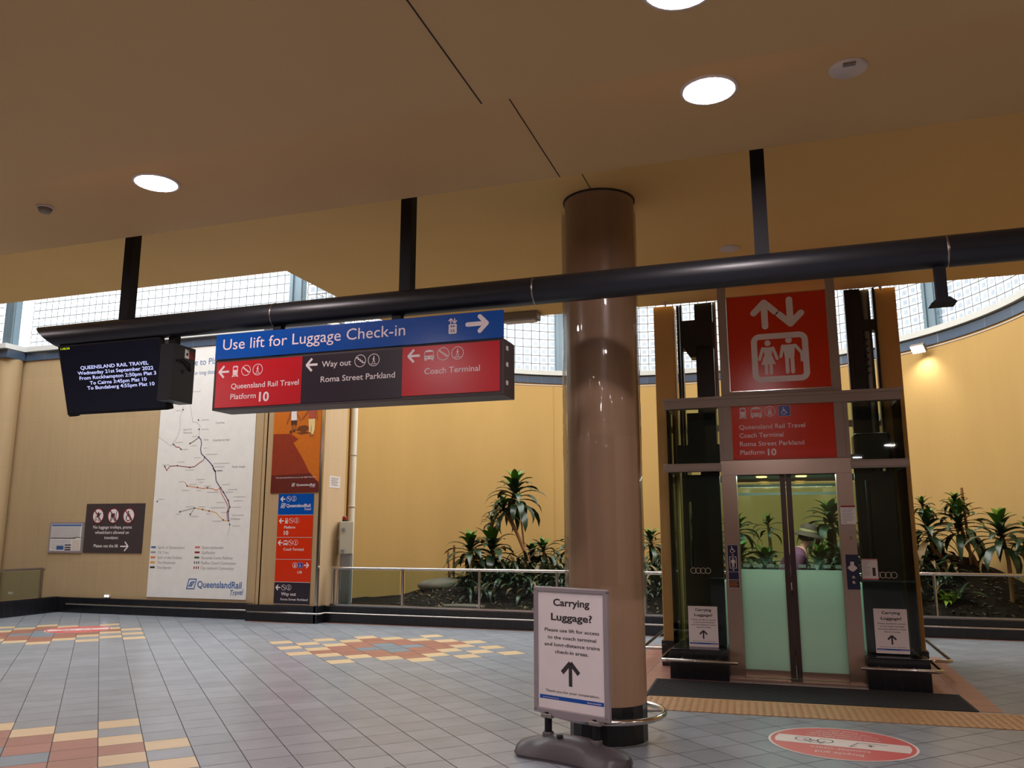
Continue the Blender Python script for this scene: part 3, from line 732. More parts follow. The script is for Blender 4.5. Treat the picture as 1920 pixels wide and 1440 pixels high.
# ---------------------------------------------------------------- overhead pipe with hangers
PWY, PZ, PR_ = 5.3, 3.16, .098
t = thing('overhead_sign_pipe', 'long black steel pipe hung under the ceiling, carrying the signs and the screen', 'pipe', (-2, PWY, PZ))
o = (-2, PWY, PZ)
n = 24; pv = []
xs_top, xs_bot = -6.17, -5.93
L0 = []
for j in range(n):
    a = 2 * PI * j / n; dz = math.sin(a); L0.append((xs_top + (xs_bot - xs_top) * (1 - dz) / 2, PWY + PR_ * math.cos(a), PZ + PR_ * dz))
def ring_at(x): return [(x, PWY + PR_ * math.cos(2 * PI * j / n), PZ + PR_ * math.sin(2 * PI * j / n)) for j in range(n)]
segs = [L0, ring_at(-3.73), ring_at(-1.60), ring_at(1.0), ring_at(4.6)]
b = MB(o)
for A, B in zip(segs[:-1], segs[1:]):
    b.add(list(A) + list(B), [(j, (j + 1) % n, n + (j + 1) % n, n + j) for j in range(n)], 0, True)
b.add(L0, [tuple(range(n))])
b.build('pipe', BLKMETAL, t)
for x in (-3.73, -1.60, 1.0):
    MB(o).lathe([(PR_, -.006), (PR_ + .0025, -.004), (PR_ + .0025, .004), (PR_, .006)], (x, PWY, PZ), 28, axis=(1, 0, 0)).build('joint_ring', STEEL, t)
for x in (-5.215, -2.60, -.06):
    b = MB(o); b.box(x - .045, x + .045, PWY - .045, PWY + .045, PZ + .06, Z3); b.box(x - .075, x + .075, PWY - .075, PWY + .075, Z3 - .012, Z3)
    b.build('hanger_post', BLKPOST, t)
b = MB(o); b.box(.925, .985, PWY - .03, PWY + .03, 2.86, PZ - .06); b.prism([(.885, PWY - .07, 2.83), (1.025, PWY - .07, 2.83), (.985, PWY - .07, 2.862), (.925, PWY - .07, 2.862)], (0, .14, 0))
b.build('drop_bracket', BLKPOST, t)

# ---------------------------------------------------------------- hanging signs
SY = 5.2
t = thing('hanging_sign', 'red and black hanging light box sign reading Way out and Coach Terminal', 'sign', (-3, SY, 2.4)); o = (-3, SY, 2.4)
b = MB(o); b.box(-4.205, -1.800, SY, SY + .24, 2.412, 2.812)
b.build('box', FRAMEB, t, bevel=.004)
for x in (-3.70, -2.67): MB(o).box(x - .035, x + .035, SY + .07, SY + .13, 2.812, PZ - .05).build('hanger', BLKPOST, t)
panels = []
for nm, x0, x1, z0, z1, mt in (('red_panel', -4.180, -3.408, 2.430, 2.790, RED), ('black_panel', -3.408, -2.573, 2.430, 2.790, BLACKP), ('red_panel', -2.573, -1.828, 2.440, 2.796, RED)):
    panels.append(MB(o).box(x0, x1, SY - .004, SY, z0, z1).build(nm, mt, t))
for x, z in ((-1.795, 2.735), (-1.795, 2.62), (-1.795, 2.49)):
    MB(o).box(x - .006, x + .002, SY + .05, SY + .08, z, z + .03).build('side_tape', WHITE, t)
A = Art(MB(o), (0, SY - .004, 0)); WR = [WHITE, RED]
def pic(p): A.cut('pictogram', WR, p)
A.arrow(-4.109, 2.713, .092, 180, 0, .017); A.cut('arrow', WR, panels[0]); A.train(-4.005, 2.667, .088, 0, 1); pic(panels[0]); A.stair_badge(-3.907, 2.713, .042, 0); pic(panels[0]); A.walk_badge(-3.801, 2.713, .045, 0); pic(panels[0])
A.text('Queensland Rail Travel', -4.036, 2.574, .043, 0, .606, bold=.006); A.cut('lettering', WR, panels[0]); A.text('Platform', -4.036, 2.492, .043, 0, .231, bold=.006); A.text('10', -3.775, 2.464, .073, 0, .088, bold=.025); A.cut('lettering', WR, panels[0])
A.arrow(-3.322, 2.719, .095, 180, 0, .018); A.cut('arrow', WR, panels[1]); A.text('Way out', -3.237, 2.695, .046, 0, .246, bold=.006); A.cut('lettering', WR, panels[1]); A.stair_badge(-2.915, 2.722, .047, 0); pic(panels[1]); A.walk_badge(-2.804, 2.722, .047, 0); pic(panels[1])
A.text('Roma Street Parkland', -3.242, 2.581, .045, 0, .613, bold=.006); A.cut('lettering', WR, panels[1])
A.arrow(-2.481, 2.729, .092, 180, 0, .018); A.cut('arrow', WR, panels[2]); A.bus(-2.362, 2.687, .079, 0, 1); pic(panels[2]); A.stair_badge(-2.254, 2.729, .047, 0); pic(panels[2]); A.walk_badge(-2.144, 2.729, .047, 0); pic(panels[2])
A.text('Coach Terminal', -2.397, 2.590, .044, 0, .423, bold=.006); A.cut('lettering', WR, panels[2])
t = thing('hanging_sign', 'blue hanging sign reading Use lift for Luggage Check-in', 'sign', (-3, SY - .01, 2.8)); o = (-3, SY - .01, 2.8)
MB(o).box(-4.196, -1.803, SY - .012, SY + .012, 2.814, 3.012).build('panel', BLUE, t)
b = MB(o); A = Art(b, (0, SY - .012, 0))
A.text('Use lift for Luggage Check-in', -4.127, 2.886, .089, 0, 1.575); A.cut('lettering', [WHITE, BLUE], t)
A.lift_badge(-2.18, 2.868, .115, 0, 1, ring=False); A.cut('pictogram', [WHITE, BLUE], t); A.arrow(-1.995, 2.926, .145, 0, 0, .032, round_=True, head=.36); A.cut('arrow', [WHITE, BLUE], t)

# ---------------------------------------------------------------- departures screen and the small box behind it
t = thing('departures_screen', 'black tilted departures screen hung from the left end of the pipe', 'screen', (-5.356, 5.25, 3.06), None)
t.rotation_euler = (math.atan2(.17, .58), 0, 0)
W2, HH = .537, .606
b = MB(); b.box(-W2, W2, 0, .07, -HH, 0); b.build('casing', BLKPOST, t, bevel=.006)
MB().box(-W2 + .02, W2 - .02, -.003, 0, -HH + .02, -.016).build('display', SCREENOFF, t)
b = MB(); A = Art(b, (0, -.003, 0))
for s, y, w, xo in (('QUEENSLAND RAIL TRAVEL', -.218, .72, .043), ('Wednesday 21st September 2022', -.262, .80, .045), ('From Rockhampton 2:50pm Plat 3', -.306, .81, .062), ('To Cairns 3:45pm Plat 10', -.352, .60, .062), ('To Bundaberg 4:55pm Plat 10', -.394, .71, .082)):
    A.text(s, xo, y, .030, 0, w, 'C', .012); A.cut('text_line', [SCRTXT, SCRCLK], t)
A.text('1:48:38', -.505, -.036, .017, 1, .10, 'L', .02); A.cut('clock', [SCRTXT, SCRCLK], t)
MB().box(-.52, -.45, .0, .05, -HH - .012, -HH).build('foot', BLKPOST, t)
MB().box(-.1, .1, .07, .11, -.14, .06).build('bracket', BLKPOST, t)
t = thing('black_metal_box', 'slim black metal box hanging right of the departures screen, with a white label', 'box', (-4.735, 5.38, 2.53)); o = (-4.735, 5.38, 2.53)
MB(o).box(-4.795, -4.66, 5.255, 5.515, 2.53, 3.0).build('casing', MACH, t, bevel=.004)
MB(o).box(-4.76, -4.70, 5.30, 5.37, 3.0, 3.09).build('hanger', BLKPOST, t)
b = MB(o); A = Art(b, (-4.66, 0, 0), (0, 1, 0), (0, 0, 1), (1, 0, 0)); A.rect(5.385, 5.435, 2.90, 2.975, 0); A.disc(5.413, 2.935, .014, 1, 2); A.rect(5.437, 5.505, 2.905, 2.965, 2)
b.build('label', [WHITE, INK, MAROONLN], t)
MB(o).tube([(-4.655, 5.30, 2.86), (-4.64, 5.34, 2.88), (-4.64, 5.42, 2.86), (-4.655, 5.46, 2.80)], .008, 6).build('cable', BLKPOST, t)
MB(o).disc((-4.658, 5.37, 2.78), .018, 12, axis=(1, 0, 0)).build('socket', BLKPOST, t)

# ---------------------------------------------------------------- round column
KX, KY, KR = -1.333, 6.24, .282
t = thing('round_column', 'polished stone round column wrapped in clear film, with black tiled foot', 'column', (KX, KY, 0)); o = (KX, KY, 0)
b = MB(o)
nS = 20
for (z0, z1) in ((.26, Z3),):
    v = [];
    for z in (z0, z1):
        for j in range(nS * 3): a = 2 * PI * j / (nS * 3); v.append((KX + KR * math.cos(a), KY + KR * math.sin(a), z))
    N = nS * 3
    b.add(v, [(j, (j + 1) % N, N + (j + 1) % N, N + j) for j in range(N)], 0, True)
b.build('shaft', COLST, t)
b = MB(o); NT = 18
for j in range(NT):
    a0 = 2 * PI * (j + .02) / NT; a1 = 2 * PI * (j + .98) / NT
    p = [(KX + (KR + .004) * math.cos(a), KY + (KR + .004) * math.sin(a)) for a in (a0, a1)]
    b.quad((p[0][0], p[0][1], 0), (p[1][0], p[1][1], 0), (p[1][0], p[1][1], .26), (p[0][0], p[0][1], .26))
b.lathe([(KR - .003, 0), (KR - .003, .262)], (KX, KY, 0), 48, 1)
b.build('tiled_foot', [BLACK, GROUT], t)
MB(o).lathe([(KR, Z3 - .012), (KR + .012, Z3 - .012), (KR + .012, Z3)], (KX, KY, 0), 48).build('top_collar', JOINT, t)
# loose clear film: slightly larger sleeve with vertical folds
b = MB(o); N = 120; rnd = random.Random(3)
rings = []
hs = [1.0, 1.4, 1.7, 1.9, 2.0, 2.08, 2.15, 2.2, 2.28, 2.34, 2.4, 2.47, 2.52, 2.6, 2.66, 2.75, 2.9, 3.1, 3.4, 3.8, 4.1]
ph = [rnd.uniform(0, 6.28) for _ in range(6)]
for z in hs:
    rg = []
    for j in range(N):
        a = 2 * PI * j / N
        w = .010 + .003 * math.sin(7 * a + ph[0] + z) + .002 * math.sin(17 * a + ph[1] + 2 * z) + rnd.uniform(0, .004) * (1.8 if 1.9 < z < 2.9 else .5)
        # film bridges away from the stone along the left side
        w += .018 * max(0, math.cos(a - R(205))) ** 6
        rg.append((KX + (KR + w) * math.cos(a), KY + (KR + w) * math.sin(a), z))
    rings.append(rg)
v = [p for rg in rings for p in rg]
b.add(v, [(i * N + j, i * N + (j + 1) % N, (i + 1) * N + (j + 1) % N, (i + 1) * N + j) for i in range(len(hs) - 1) for j in range(N)], 0, True)
b.build('film_wrap', WRAP, t, label='clear crinkled plastic film')
pts = [(KX + .405 * math.cos(2 * PI * j / 40), KY + .405 * math.sin(2 * PI * j / 40), .185) for j in range(40)]
rb = MB(o).tube(pts, .021, 12, closed=True).build('bump_ring', RAILST, t, label='polished steel bumper ring')
for k in range(4):
    a = R(20 + 90 * k); MB(o).tube([(KX + KR * math.cos(a), KY + KR * math.sin(a), .185), (KX + .4 * math.cos(a), KY + .4 * math.sin(a), .185)], .012, 8).build('bracket', STEEL, rb)

# ---------------------------------------------------------------- pavement sign
AF = thing('pavement_sign', 'free standing grey framed pavement sign reading Carrying Luggage, before the round column', 'sign', (-1.435, 5.54, 0), None, R(-19))
FW, FZ0, FZ1 = .282, .265, 1.11
b = MB()
# frame: four rounded bars with a shallow arched bottom bar
for x in (-FW, FW): b.box(x - .018, x + .018, -.018, .018, FZ0 + .02, FZ1 - .01)
b.box(-FW - .018, FW + .018, -.018, .018, FZ1 - .036, FZ1)
b.build('frame', SIGNFRAME, AF, bevel=.008)
b = MB(); bt = [(-FW - .018, FZ0 + .045), (FW + .018, FZ0 + .045), (FW + .018, FZ0 + .012)]
for k in range(9): s = 1 - k / 8; bt.append((-FW - .018 + (2 * FW + .036) * (.06 + .88 * s), FZ0 + .012 - .028 * math.sin(PI * s)))
bt.append((-FW - .018, FZ0 + .012))
b.prism([(x, -.018, z) for x, z in bt], (0, .036, 0)); b.build('bottom_bar', SIGNFRAME, AF, bevel=.006)
MB().box(-FW + .014, FW - .014, -.008, .008, FZ0 + .045, FZ1 - .034).build('poster', WHITE, AF)
b = MB(); A = Art(b, (0, -.008, 0)); Hh = FZ1 - FZ0
PX0, PX1, PZ0, PZ1 = -FW + .014, FW - .014, FZ0 + .05, FZ1 - .034
def afrow(f): return PZ1 - (PZ1 - PZ0) * f
def carry_art(A, x0, x1, z0, z1, ink, blue, white, cutto=None):
    def fl_(nm):
        if cutto is not None: A.cut(nm, [INK, BLUE, WHITE], cutto)
    w = x1 - x0; h = z1 - z0; cx = (x0 + x1) / 2
    def zr(f): return z1 - h * f
    A.text('Carrying', cx + .02 * w, zr(.118), .062 * h, ink, .55 * w, 'C', .028)
    A.text('Luggage?', cx + .02 * w, zr(.245), .062 * h, ink, .62 * w, 'C', .028); fl_('heading')
    for s, f, ww in (('Please use lift for access', .345, .82), ('to the coach terminal', .408, .73), ('and long-distance trains', .47, .83), ('check-in areas.', .53, .50)):
        A.text(s, cx + .02 * w, zr(f), .030 * h, ink, ww * w, 'C', .018)
    fl_('lettering')
    A.line([(cx, zr(.80)), (cx, zr(.612))], .052 * w, ink)
    A.line([(cx - .125 * w, zr(.69)), (cx, zr(.60)), (cx + .125 * w, zr(.69))], .055 * w, ink, 1.3); fl_('arrow')
    A.text('Thank you for your cooperation.', cx + .02 * w, zr(.865), .021 * h, ink, .80 * w, 'C', .012); fl_('lettering')
    A.rect(x0 + .03 * w, x1 - .02 * w, zr(.928), zr(.895), blue)
    A.text('queenslandrail.com.au', x0 + .08 * w, zr(.918), .010 * h, white, .24 * w, 'L', 0, 2)
    A.text('QueenslandRail', x1 - .06 * w, zr(.918), .012 * h, white, .2 * w, 'R', .01, 2); fl_('footer_band')
carry_art(A, PX0, PX1, PZ0, PZ1, 0, 1, 2, AF)
for x in (-.19, .19):
    leg = MB().tube([(x, 0, .12), (x, 0, FZ0 + .02)], .025, 12).build('stem', BLKPOST, AF)
    MB().box(x - .045, x + .045, -.028, .028, FZ0 - .018, FZ0 + .012).build('clamp', STEEL, leg, bevel=.006)
    MB().lathe([(.04, .10), (.04, .15), (.03, .16)], (x, 0, 0), 16).build('socket', PLBASE, leg)
# moulded water base: domed, waisted outline, wider at the two ends
b = MB(); NU, NV = 28, 10
v = []
for i in range(NU + 1):
    s = -1 + 2 * i / NU; x = .42 * s
    half = .135 + .05 * abs(s) ** 1.5
    half *= max(.05, (1 - abs(s) ** 8)) ** .5
    top = .135 * (1 - .62 * abs(s) ** 2.2)
    for j in range(NV + 1):
        q = -1 + 2 * j / NV; y = half * q
        z = top * max(0, 1 - abs(q) ** 2.6) ** .6 + .022
        z -= .035 * math.exp(-((abs(s) - .55) / .16) ** 2) * abs(q) ** .8 * (1 - abs(q) ** 6)
        v.append((x, y, max(z, .012)))
fs = []
for i in range(NU):
    for j in range(NV):
        a = i * (NV + 1) + j; fs.append((a, a + NV + 1, a + NV + 2, a + 1))
b.add(v, fs, 0, True)
rim = [i * (NV + 1) for i in range(NU + 1)] + [NU * (NV + 1) + j for j in range(1, NV)] + [i * (NV + 1) + NV for i in range(NU, -1, -1)] + [j for j in range(NV - 1, 0, -1)]
low = [(v[i][0] * .97, v[i][1] * .94, 0.0) for i in rim]; up_ = [v[i] for i in rim]; K = len(rim)
b.add(up_ + low, [(i, (i + 1) % K, K + (i + 1) % K, K + i) for i in range(K)] + [tuple(range(2 * K - 1, K - 1, -1))], 0, True)
b.build('base', PLBASE, AF)
MB().lathe([(.022, .150), (.022, .162), (.0, .164)], (-.06, -.055, 0), 14).build('filler_cap', BLKPOST, AF)

# ---------------------------------------------------------------- the lift
LY = 8.97
LF = thing('lift', 'glass passenger lift in a taupe steel frame with red lift signs', 'lift', (0, LY, 0)); o = (0, LY, 0)
ZT = Z3 - .004
for s in (-1, 1):
    MB(o).box(min(s * .515, s * .605), max(s * .515, s * .605), LY - .04, LY + .06, 2.225, ZT).build('frame_post', LIFTPAINT, LF, bevel=.004)
    MB(o).box(min(s * .605, s * .648), max(s * .605, s * .648), LY - .03, LY + .06, 2.2, 2.80).build('frame_post', LIFTPAINT, LF)
    MB(o).box(min(s * .49, s * .643), max(s * .49, s * .643), LY - .05, LY + .10, .02, 2.225).build('door_jamb', LIFTST, LF, bevel=.003)
b = MB(o); b.box(-1.225, 1.165, LY - .05, LY + .07, 2.80, 2.905); b.box(-.515, .515, LY - .04, LY + .05, 2.90, 2.957); b.box(-1.235, 1.175, LY - .065, LY - .05, 2.885, 2.915); b.build('transom', LIFTPAINT, LF, bevel=.004)
for x0, x1 in ((-1.24, -.643), (.643, 1.17)):
    b = MB(o); b.box(x0, x1, LY - .05, LY + .07, 2.115, 2.20); b.box(x0 - .008, x1 + .008, LY - .06, LY - .05, 2.13, 2.185); b.build('transom', LIFTPAINT, LF, bevel=.004)
MB(o).box(-.643, .643, LY - .055, LY + .10, 2.068, 2.222).build('header', LIFTST, LF, bevel=.003)
# top and side members that run back along the shaft
for x in (-1.215, 1.145):
    for z in (2.115, 2.80): MB(o).box(x - .022, x + .022, LY + .07, 11.2, z, z + .085).build('side_rail', LIFTPAINT, LF)
    MB(o).box(x - .022, x + .022, 11.16, 11.22, .30, 2.9).build('rear_post', LIFTPAINT, LF)
for z in (2.115, 2.80): MB(o).box(-1.19, 1.12, 11.17, 11.21, z, z + .085).build('rear_rail', LIFTPAINT, LF)
# glass of the shaft
for x0, x1 in ((-1.205, -.65), (.65, 1.15)):
    MB(o).box(x0, x1, LY - .006, LY + .006, .305, 2.115).build('glass_panel', SHAFTGL, LF)
    MB(o).box(x0, x1, LY - .006, LY + .006, 2.20, 2.80).build('glass_panel', SHAFTGL, LF)
for x in (-1.20, 1.145):
    MB(o).box(x - .006, x + .006, LY + .012, 11.15, .305, 2.112).build('side_glass', SIDEGL, LF)
    MB(o).box(x - .006, x + .006, LY + .012, 11.15, 2.205, 2.798).build('side_glass', SIDEGL, LF)
MB(o).box(-1.19, 1.13, 11.185, 11.197, .32, 2.1).build('rear_glass', SHAFTGL, LF)
# red sign panels with white pictograms
rp = MB(o).box(-.503, .510, LY - .03, LY - .012, 2.965, 4.008).build('lift_sign_panel', REDO, LF)
b = MB(o)
for k in range(4):
    e = (-.511, -.503, 2.957, 4.016) if k == 0 else (.510, .518, 2.957, 4.016) if k == 1 else (-.511, .518, 4.008, 4.016) if k == 2 else (-.511, .518, 2.957, 2.965)
    b.box(e[0], e[1], LY - .034, LY - .010, e[2], e[3])
b.build('panel_edge', RAILST, rp)
A = Art(MB(o), (0, LY - .03, 0))
A.arrow(-.115, 3.79, .265, 90, 0, .068, round_=True, head=.42); A.cut('arrow', [WHITE], rp); A.arrow(.145, 3.80, .265, -90, 0, .068, round_=True, head=.42); A.cut('arrow', [WHITE], rp)
A.rring(-.27, .31, 3.045, 3.575, .09, .062, 0); A.rect(.225, .255, 3.25, 3.36, 0, 1.5); A.cut('lift_outline', [WHITE], rp)
A.man(-.10, 3.125, .375, 0, 1, woman=True); A.cut('pictogram', [WHITE], rp); A.man(.115, 3.125, .395, 0, 1, reach=True); A.cut('pictogram', [WHITE], rp)
rp = MB(o).box(-.512, .518, LY - .025, LY - .010, 2.228, 2.822).build('direction_panel', REDO, LF)
A = Art(MB(o), (0, LY - .025, 0)); WRB = [WHITE, REDO, ICONBLUE]
A.train(-.392, 2.665, .120, 0, 1); A.cut('pictogram', WRB, rp); A.bus(-.255, 2.668, .118, 0, 1); A.cut('pictogram', WRB, rp); A.lift_badge(-.115, 2.677, .112, 0, 1); A.cut('pictogram', WRB, rp)
A.rect(-.030, .090, 2.676, 2.790, 0); A.rect(-.027, .087, 2.679, 2.787, 2, 2); A.wheelchair(.026, 2.692, .080, 0, 3); A.cut('pictogram', WRB, rp)
for s_, z, w in (('Queensland Rail Travel', 2.552, .665), ('Coach Terminal', 2.462, .445), ('Roma Street Parkland', 2.372, .645), ('Platform', 2.282, .245)):
    A.text(s_, -.437, z, .050, 0, w, bold=.006)
    if s_ == 'Platform': A.text('10', -.158, z - .012, .070, 0, .085, bold=.02)
    A.cut('lettering', WRB, rp)
# plinths
for nm, x0, x1, y1, xr0, xr1 in (('plinth', -1.228, -.643, 9.55, -1.10, -.72), ('plinth', .643, 1.195, 9.55, .72, 1.0)):
    b = MB(o); b.box(x0, x1, LY - .19, y1, 0, .285); b.box(x0 + .012, x1 - .0, LY - .19, LY + .02, .285, .30); b.box(xr0 if x0 > 0 else x0 + .06, xr1 if x0 < 0 else x1 - .06, y1, 11.25, 0, .285)
    b.build(nm, PLINTHT, LF, bevel=.006)
def rrail(pts, r=.018): return MB(o).tube(pts, r, 10).build('bump_rail', RAILST, LF)
rrail([(-.545, 8.63, .205), (-1.24, 8.63, .205), (-1.285, 8.65, .205), (-1.30, 8.70, .205), (-1.30, 9.35, .205)])
rrail([(.58, 8.66, .212), (1.22, 8.66, .212), (1.262, 8.68, .212), (1.278, 8.73, .212), (1.278, 9.35, .212)])
rrail([(-1.40, 9.42, .205), (-1.58, 9.42, .205), (-1.615, 9.46, .205), (-1.615, 11.0, .205)])
rrail([(1.27, 9.42, .205), (1.44, 9.42, .205), (1.475, 9.46, .205), (1.475, 11.0, .205)])
for x, y in ((-1.1, 8.63), (-.75, 8.63), (.75, 8.66), (1.05, 8.66)):
    MB(o).tube([(x, y, .208), (x, LY - .19, .208)], .010, 8).build('rail_bracket', STEEL, LF)
MB(o).box(-.66, .66, LY - .12, LY + .16, 0, .022).build('door_sill', LIFTST, LF)
# sliding doors
for s in (-1, 1):
    x0, x1 = (-.49, -.004) if s < 0 else (.004, .49)
    cx0, cx1 = (x1 - .052, x1) if s < 0 else (x0, x0 + .052)
    d = MB(o); d.box(cx0, cx1, LY + .03, LY + .065, .03, 2.07); d.box(x0, x1, LY + .035, LY + .06, 2.062, 2.07)
    dr = d.build('door', DARKST, LF, label='sliding glass lift door')
    gx0, gx1 = (x0, cx0) if s < 0 else (cx1, x1)
    MB(o).box(gx0, gx1, LY + .032, LY + .062, .03, .098).build('kick_plate', LIFTST, dr)
    MB(o).box(gx0, gx1, LY + .042, LY + .054, .098, 1.095).build('frosted_pane', FROST, dr, label='frosted lower glass of the lift door')
    MB(o).box(gx0, gx1, LY + .042, LY + .054, 1.095, 2.062).build('clear_pane', GLASS, dr)
    bq = MB(o)
    xx = gx0 + .02
    while xx < gx1 - .03:      # row of frosted squares above the frosted area
        bq.box(xx, xx + .075, LY + .0405, LY + .0415, 1.115, 1.15); xx += .118
    bq.build('manifestation_dots', DOTS, dr)
# lift car
CY0, CY1 = LY + .14, 10.62
b = MB(o); b.box(-.70, .70, CY0, CY1, 2.19, 2.27); cr = b.build('car_roof', MACH, LF)
b = MB(o); b.box(-.66, .66, CY0 + .02, CY1 - .04, 2.118, 2.19); b.build('ceiling_panel', TEALPANEL, cr)
for x, y in ((-.266, 10.1), (.176, 10.1), (-.266, 9.5), (.176, 9.5)):
    MB(o).lathe([(.062, 2.118), (.058, 2.108), (0, 2.104)], (x, y, 0), 20).build('ceiling_lamp', AMBER, cr)
MB(o).box(-.70, .70, CY0, CY1, .0, .028).build('car_floor', MATM, LF)
for x in (-.69, .69):
    for y in (CY0 + .02, CY1 - .02): MB(o).box(x - .012, x + .012, y - .02, y + .02, .028, 2.19).build('car_post', DARKST, LF)
    MB(o).box(x - .01, x + .01, CY0 + .04, CY1 - .04, .03, .95).build('car_side_panel', FROST, LF)
MB(o).box(-.67, .67, CY1 - .012, CY1, .03, 2.19).build('car_rear_glass', GLASS, LF)
MB(o).tube([(-.66, CY1 - .06, .93), (.66, CY1 - .06, .93)], .017, 8).build('car_handrail', STEEL, LF)
for z in (1.92, 2.02): MB(o).box(-.67, .67, CY1 - .03, CY1 - .014, z, z + .03).build('reflection_bar', TEALPANEL, LF)  # pale bars modelled in place of reflected light bands
cl = bpy.data.lights.new('lift_car_light', 'AREA'); cl.shape = 'RECTANGLE'; cl.size = 1.2; cl.size_y = 0.5; cl.energy = 34; cl.color = (.80, 1.0, .90)
clo = bpy.data.objects.new('lift_car_light', cl); COL.objects.link(clo); clo.location = (0, 9.42, 2.085)
# dark door pockets, guide rails and machinery seen through and above the side glass
b = MB(o); b.box(-.985, -.675, LY + .13, LY + .20, .31, 2.09); b.box(-1.075, -1.015, LY + .13, LY + .20, .31, 2.09); b.box(-1.015, -.985, LY + .13, LY + .2, .31, 1.10); b.box(-1.015, -.985, LY + .13, LY + .2, 1.80, 2.09); b.build('door_pocket', BLACK, LF)
MB(o).box(.70, 1.045, LY + .13, LY + .20, .31, 2.09).build('door_pocket', BLACK, LF)
MB(o).tube([(.79, LY + .11, 1.18), (.79, LY + .11, 2.0)], .022, 10).build('conduit', MACH, LF)
b = MB(o); b.box(-1.135, -1.105, 9.62, 9.72, .3, ZT); b.box(-1.095, -1.07, 9.60, 9.72, .3, ZT); b.build('guide_rail', MACH, LF)
b = MB(o); b.box(-.92, -.72, 9.60, 9.78, .3, ZT); b.box(-.735, -.715, 9.585, 9.60, .3, ZT); b.build('guide_column', MACH, LF)
b = MB(o); b.box(-1.075, -.72, 9.56, 9.80, 3.62, 3.95); b.prism([(-1.055, 9.56, 3.62), (-.92, 9.56, 3.62), (-.92, 9.56, 3.50), (-.98, 9.56, 3.50)], (0, .2, 0)); b.build('drive_housing', MACH, LF)
MB(o).tube([(-.69, 9.62, 2.9), (-.69, 9.62, ZT)], .022, 10).build('steel_ram', GREYMACH, LF)
b = MB(o); b.obox((-.60, 9.5, 3.17), (.012, 0, -.0), (0, .02, 0), (0, 0, .27)); b.obox((-.545, 9.5, 3.22), (.010, 0, .002), (0, .015, 0), (.05, 0, -.21)); b.build('support_strut', BLACK, LF)
b = MB(o); b.box(.74, .80, 9.55, 9.70, .3, ZT); b.box(.82, .905, 9.55, 9.72, .3, ZT); b.box(.80, .82, 9.54, 9.56, .3, ZT); b.build('guide_column', MACH, LF)
MB(o).tube([(.955, 9.65, .3), (.955, 9.65, ZT)], .055, 14).build('steel_ram', GREYMACH, LF)
b = MB(o)
for k in range(6): z = 3.18 + .075 * k; b.prism([(.90, 9.575, z), (.90, 9.575, z + .045), (.965, 9.575, z + .022)], (0, .05, 0))
b.box(.89, 1.04, 9.56, 9.72, 3.68, 3.80); b.build('bracket_teeth', BLACK, LF)
MB(o).box(1.03, 1.055, 9.55, 9.68, .3, ZT).build('guide_rail', MACH, LF)
b = MB(o); b.box(-1.13, -.66, 9.20, 9.55, 2.20, 2.43); b.build('dark_box', BLACK, LF)  # plain dark boxes filling the view behind the upper side panes
b = MB(o); b.box(-1.02, -.70, 9.30, 9.52, 2.43, 2.80); b.build('dark_box', MACH, LF)
b = MB(o); b.box(.70, 1.06, 9.20, 9.50, 2.20, 2.50); b.build('dark_box', BLACK, LF, bevel=.03)
# ring markings etched on the side glass
for cx, cz in ((-.90, 1.075), (.885, 1.06)):
    A = Art(MB(o), (0, LY - .0065, 0))
    for k in range(4): A.ring(cx - .075 + .05 * k, cz, .031, .005, 0, 1, 24)
    A.cut('ring_markings', [OFFWH], LF)

# notices and plates on the lift
def flat_notice(name, x0, x1, z0, z1, y, mat, label, cat='notice', th=.004, group=None):
    t = thing(name, label, cat, ((x0 + x1) / 2, y, z0), group); oo = ((x0 + x1) / 2, y, z0)
    MB(oo).box(x0, x1, y - th, y, z0, z1).build('sheet', mat, t)
    return t, Art(MB(oo), (0, y - th, 0)), oo
for x0, x1, z0, z1, lb in ((-1.047, -.747, .302, .712, 'white Carrying Luggage notice on the lift glass left of the doors'), (.747, 1.047, .318, .738, 'white Carrying Luggage notice on the lift glass right of the doors')):
    t, A, oo = flat_notice('notice', x0, x1, z0, z1, LY - .008, WHITE, lb, group='Carrying Luggage notices on the lift')
    carry_art(A, x0, x1, z0, z1, 0, 1, 2, t)
t, A, oo = flat_notice('information_plate', -.618, -.505, .905, 1.348, LY - .051, NAVY, 'dark blue plate with wheelchair and lift pictograms on the left door jamb', 'sign')
WP = [WHITE, INK, ORANGELN, NAVY]
A.rring(-.617, -.506, .907, 1.346, .006, .004, 0, 2); A.cut('border', WP, t)
A.wheelchair(-.565, 1.262, .068, 0); A.cut('pictogram', WP, t)
A.rring(-.598, -.527, 1.105, 1.225, .004, .006, 0); A.man(-.562, 1.118, .092, 0); A.disc(-.562, 1.243, .007, 0); A.disc(-.562, 1.088, .007, 0); A.cut('pictogram', WP, t)
A.rect(-.615, -.508, .988, .992, 0); A.rect(-.615, -.508, 1.068, 1.071, 0); A.rect(-.612, -.511, .910, .986, 1, 1.5)
for k in range(4): A.rect(-.605, -.52 - .012 * (k % 2), .968 - .015 * k, .973 - .015 * k, 2, 3)
A.cut('lettering', WP, t)
t, A, oo = flat_notice('call_panel', .526, .644, .918, 1.256, LY - .051, NAVY, 'dark blue lift call panel with a down arrow on the right door jamb', 'control panel', .01)
A.arrow(.583, 1.145, .085, -90, 0, .034, head=.42); A.cut('arrow', WP, t)
for z in (1.035, .985): MB(oo).lathe([(.018, 0), (.018, -.006), (.012, -.010), (0, -.010)], (.588, LY - .061, z), 20, axis=(0, 1, 0)).build('button', STEEL, t)
t, A, oo = flat_notice('notice', .510, .650, 1.555, 1.742, LY - .051, PAPER, 'small white notice with a red header high on the right door jamb')
A.rect(.512, .648, 1.722, 1.741, 1)
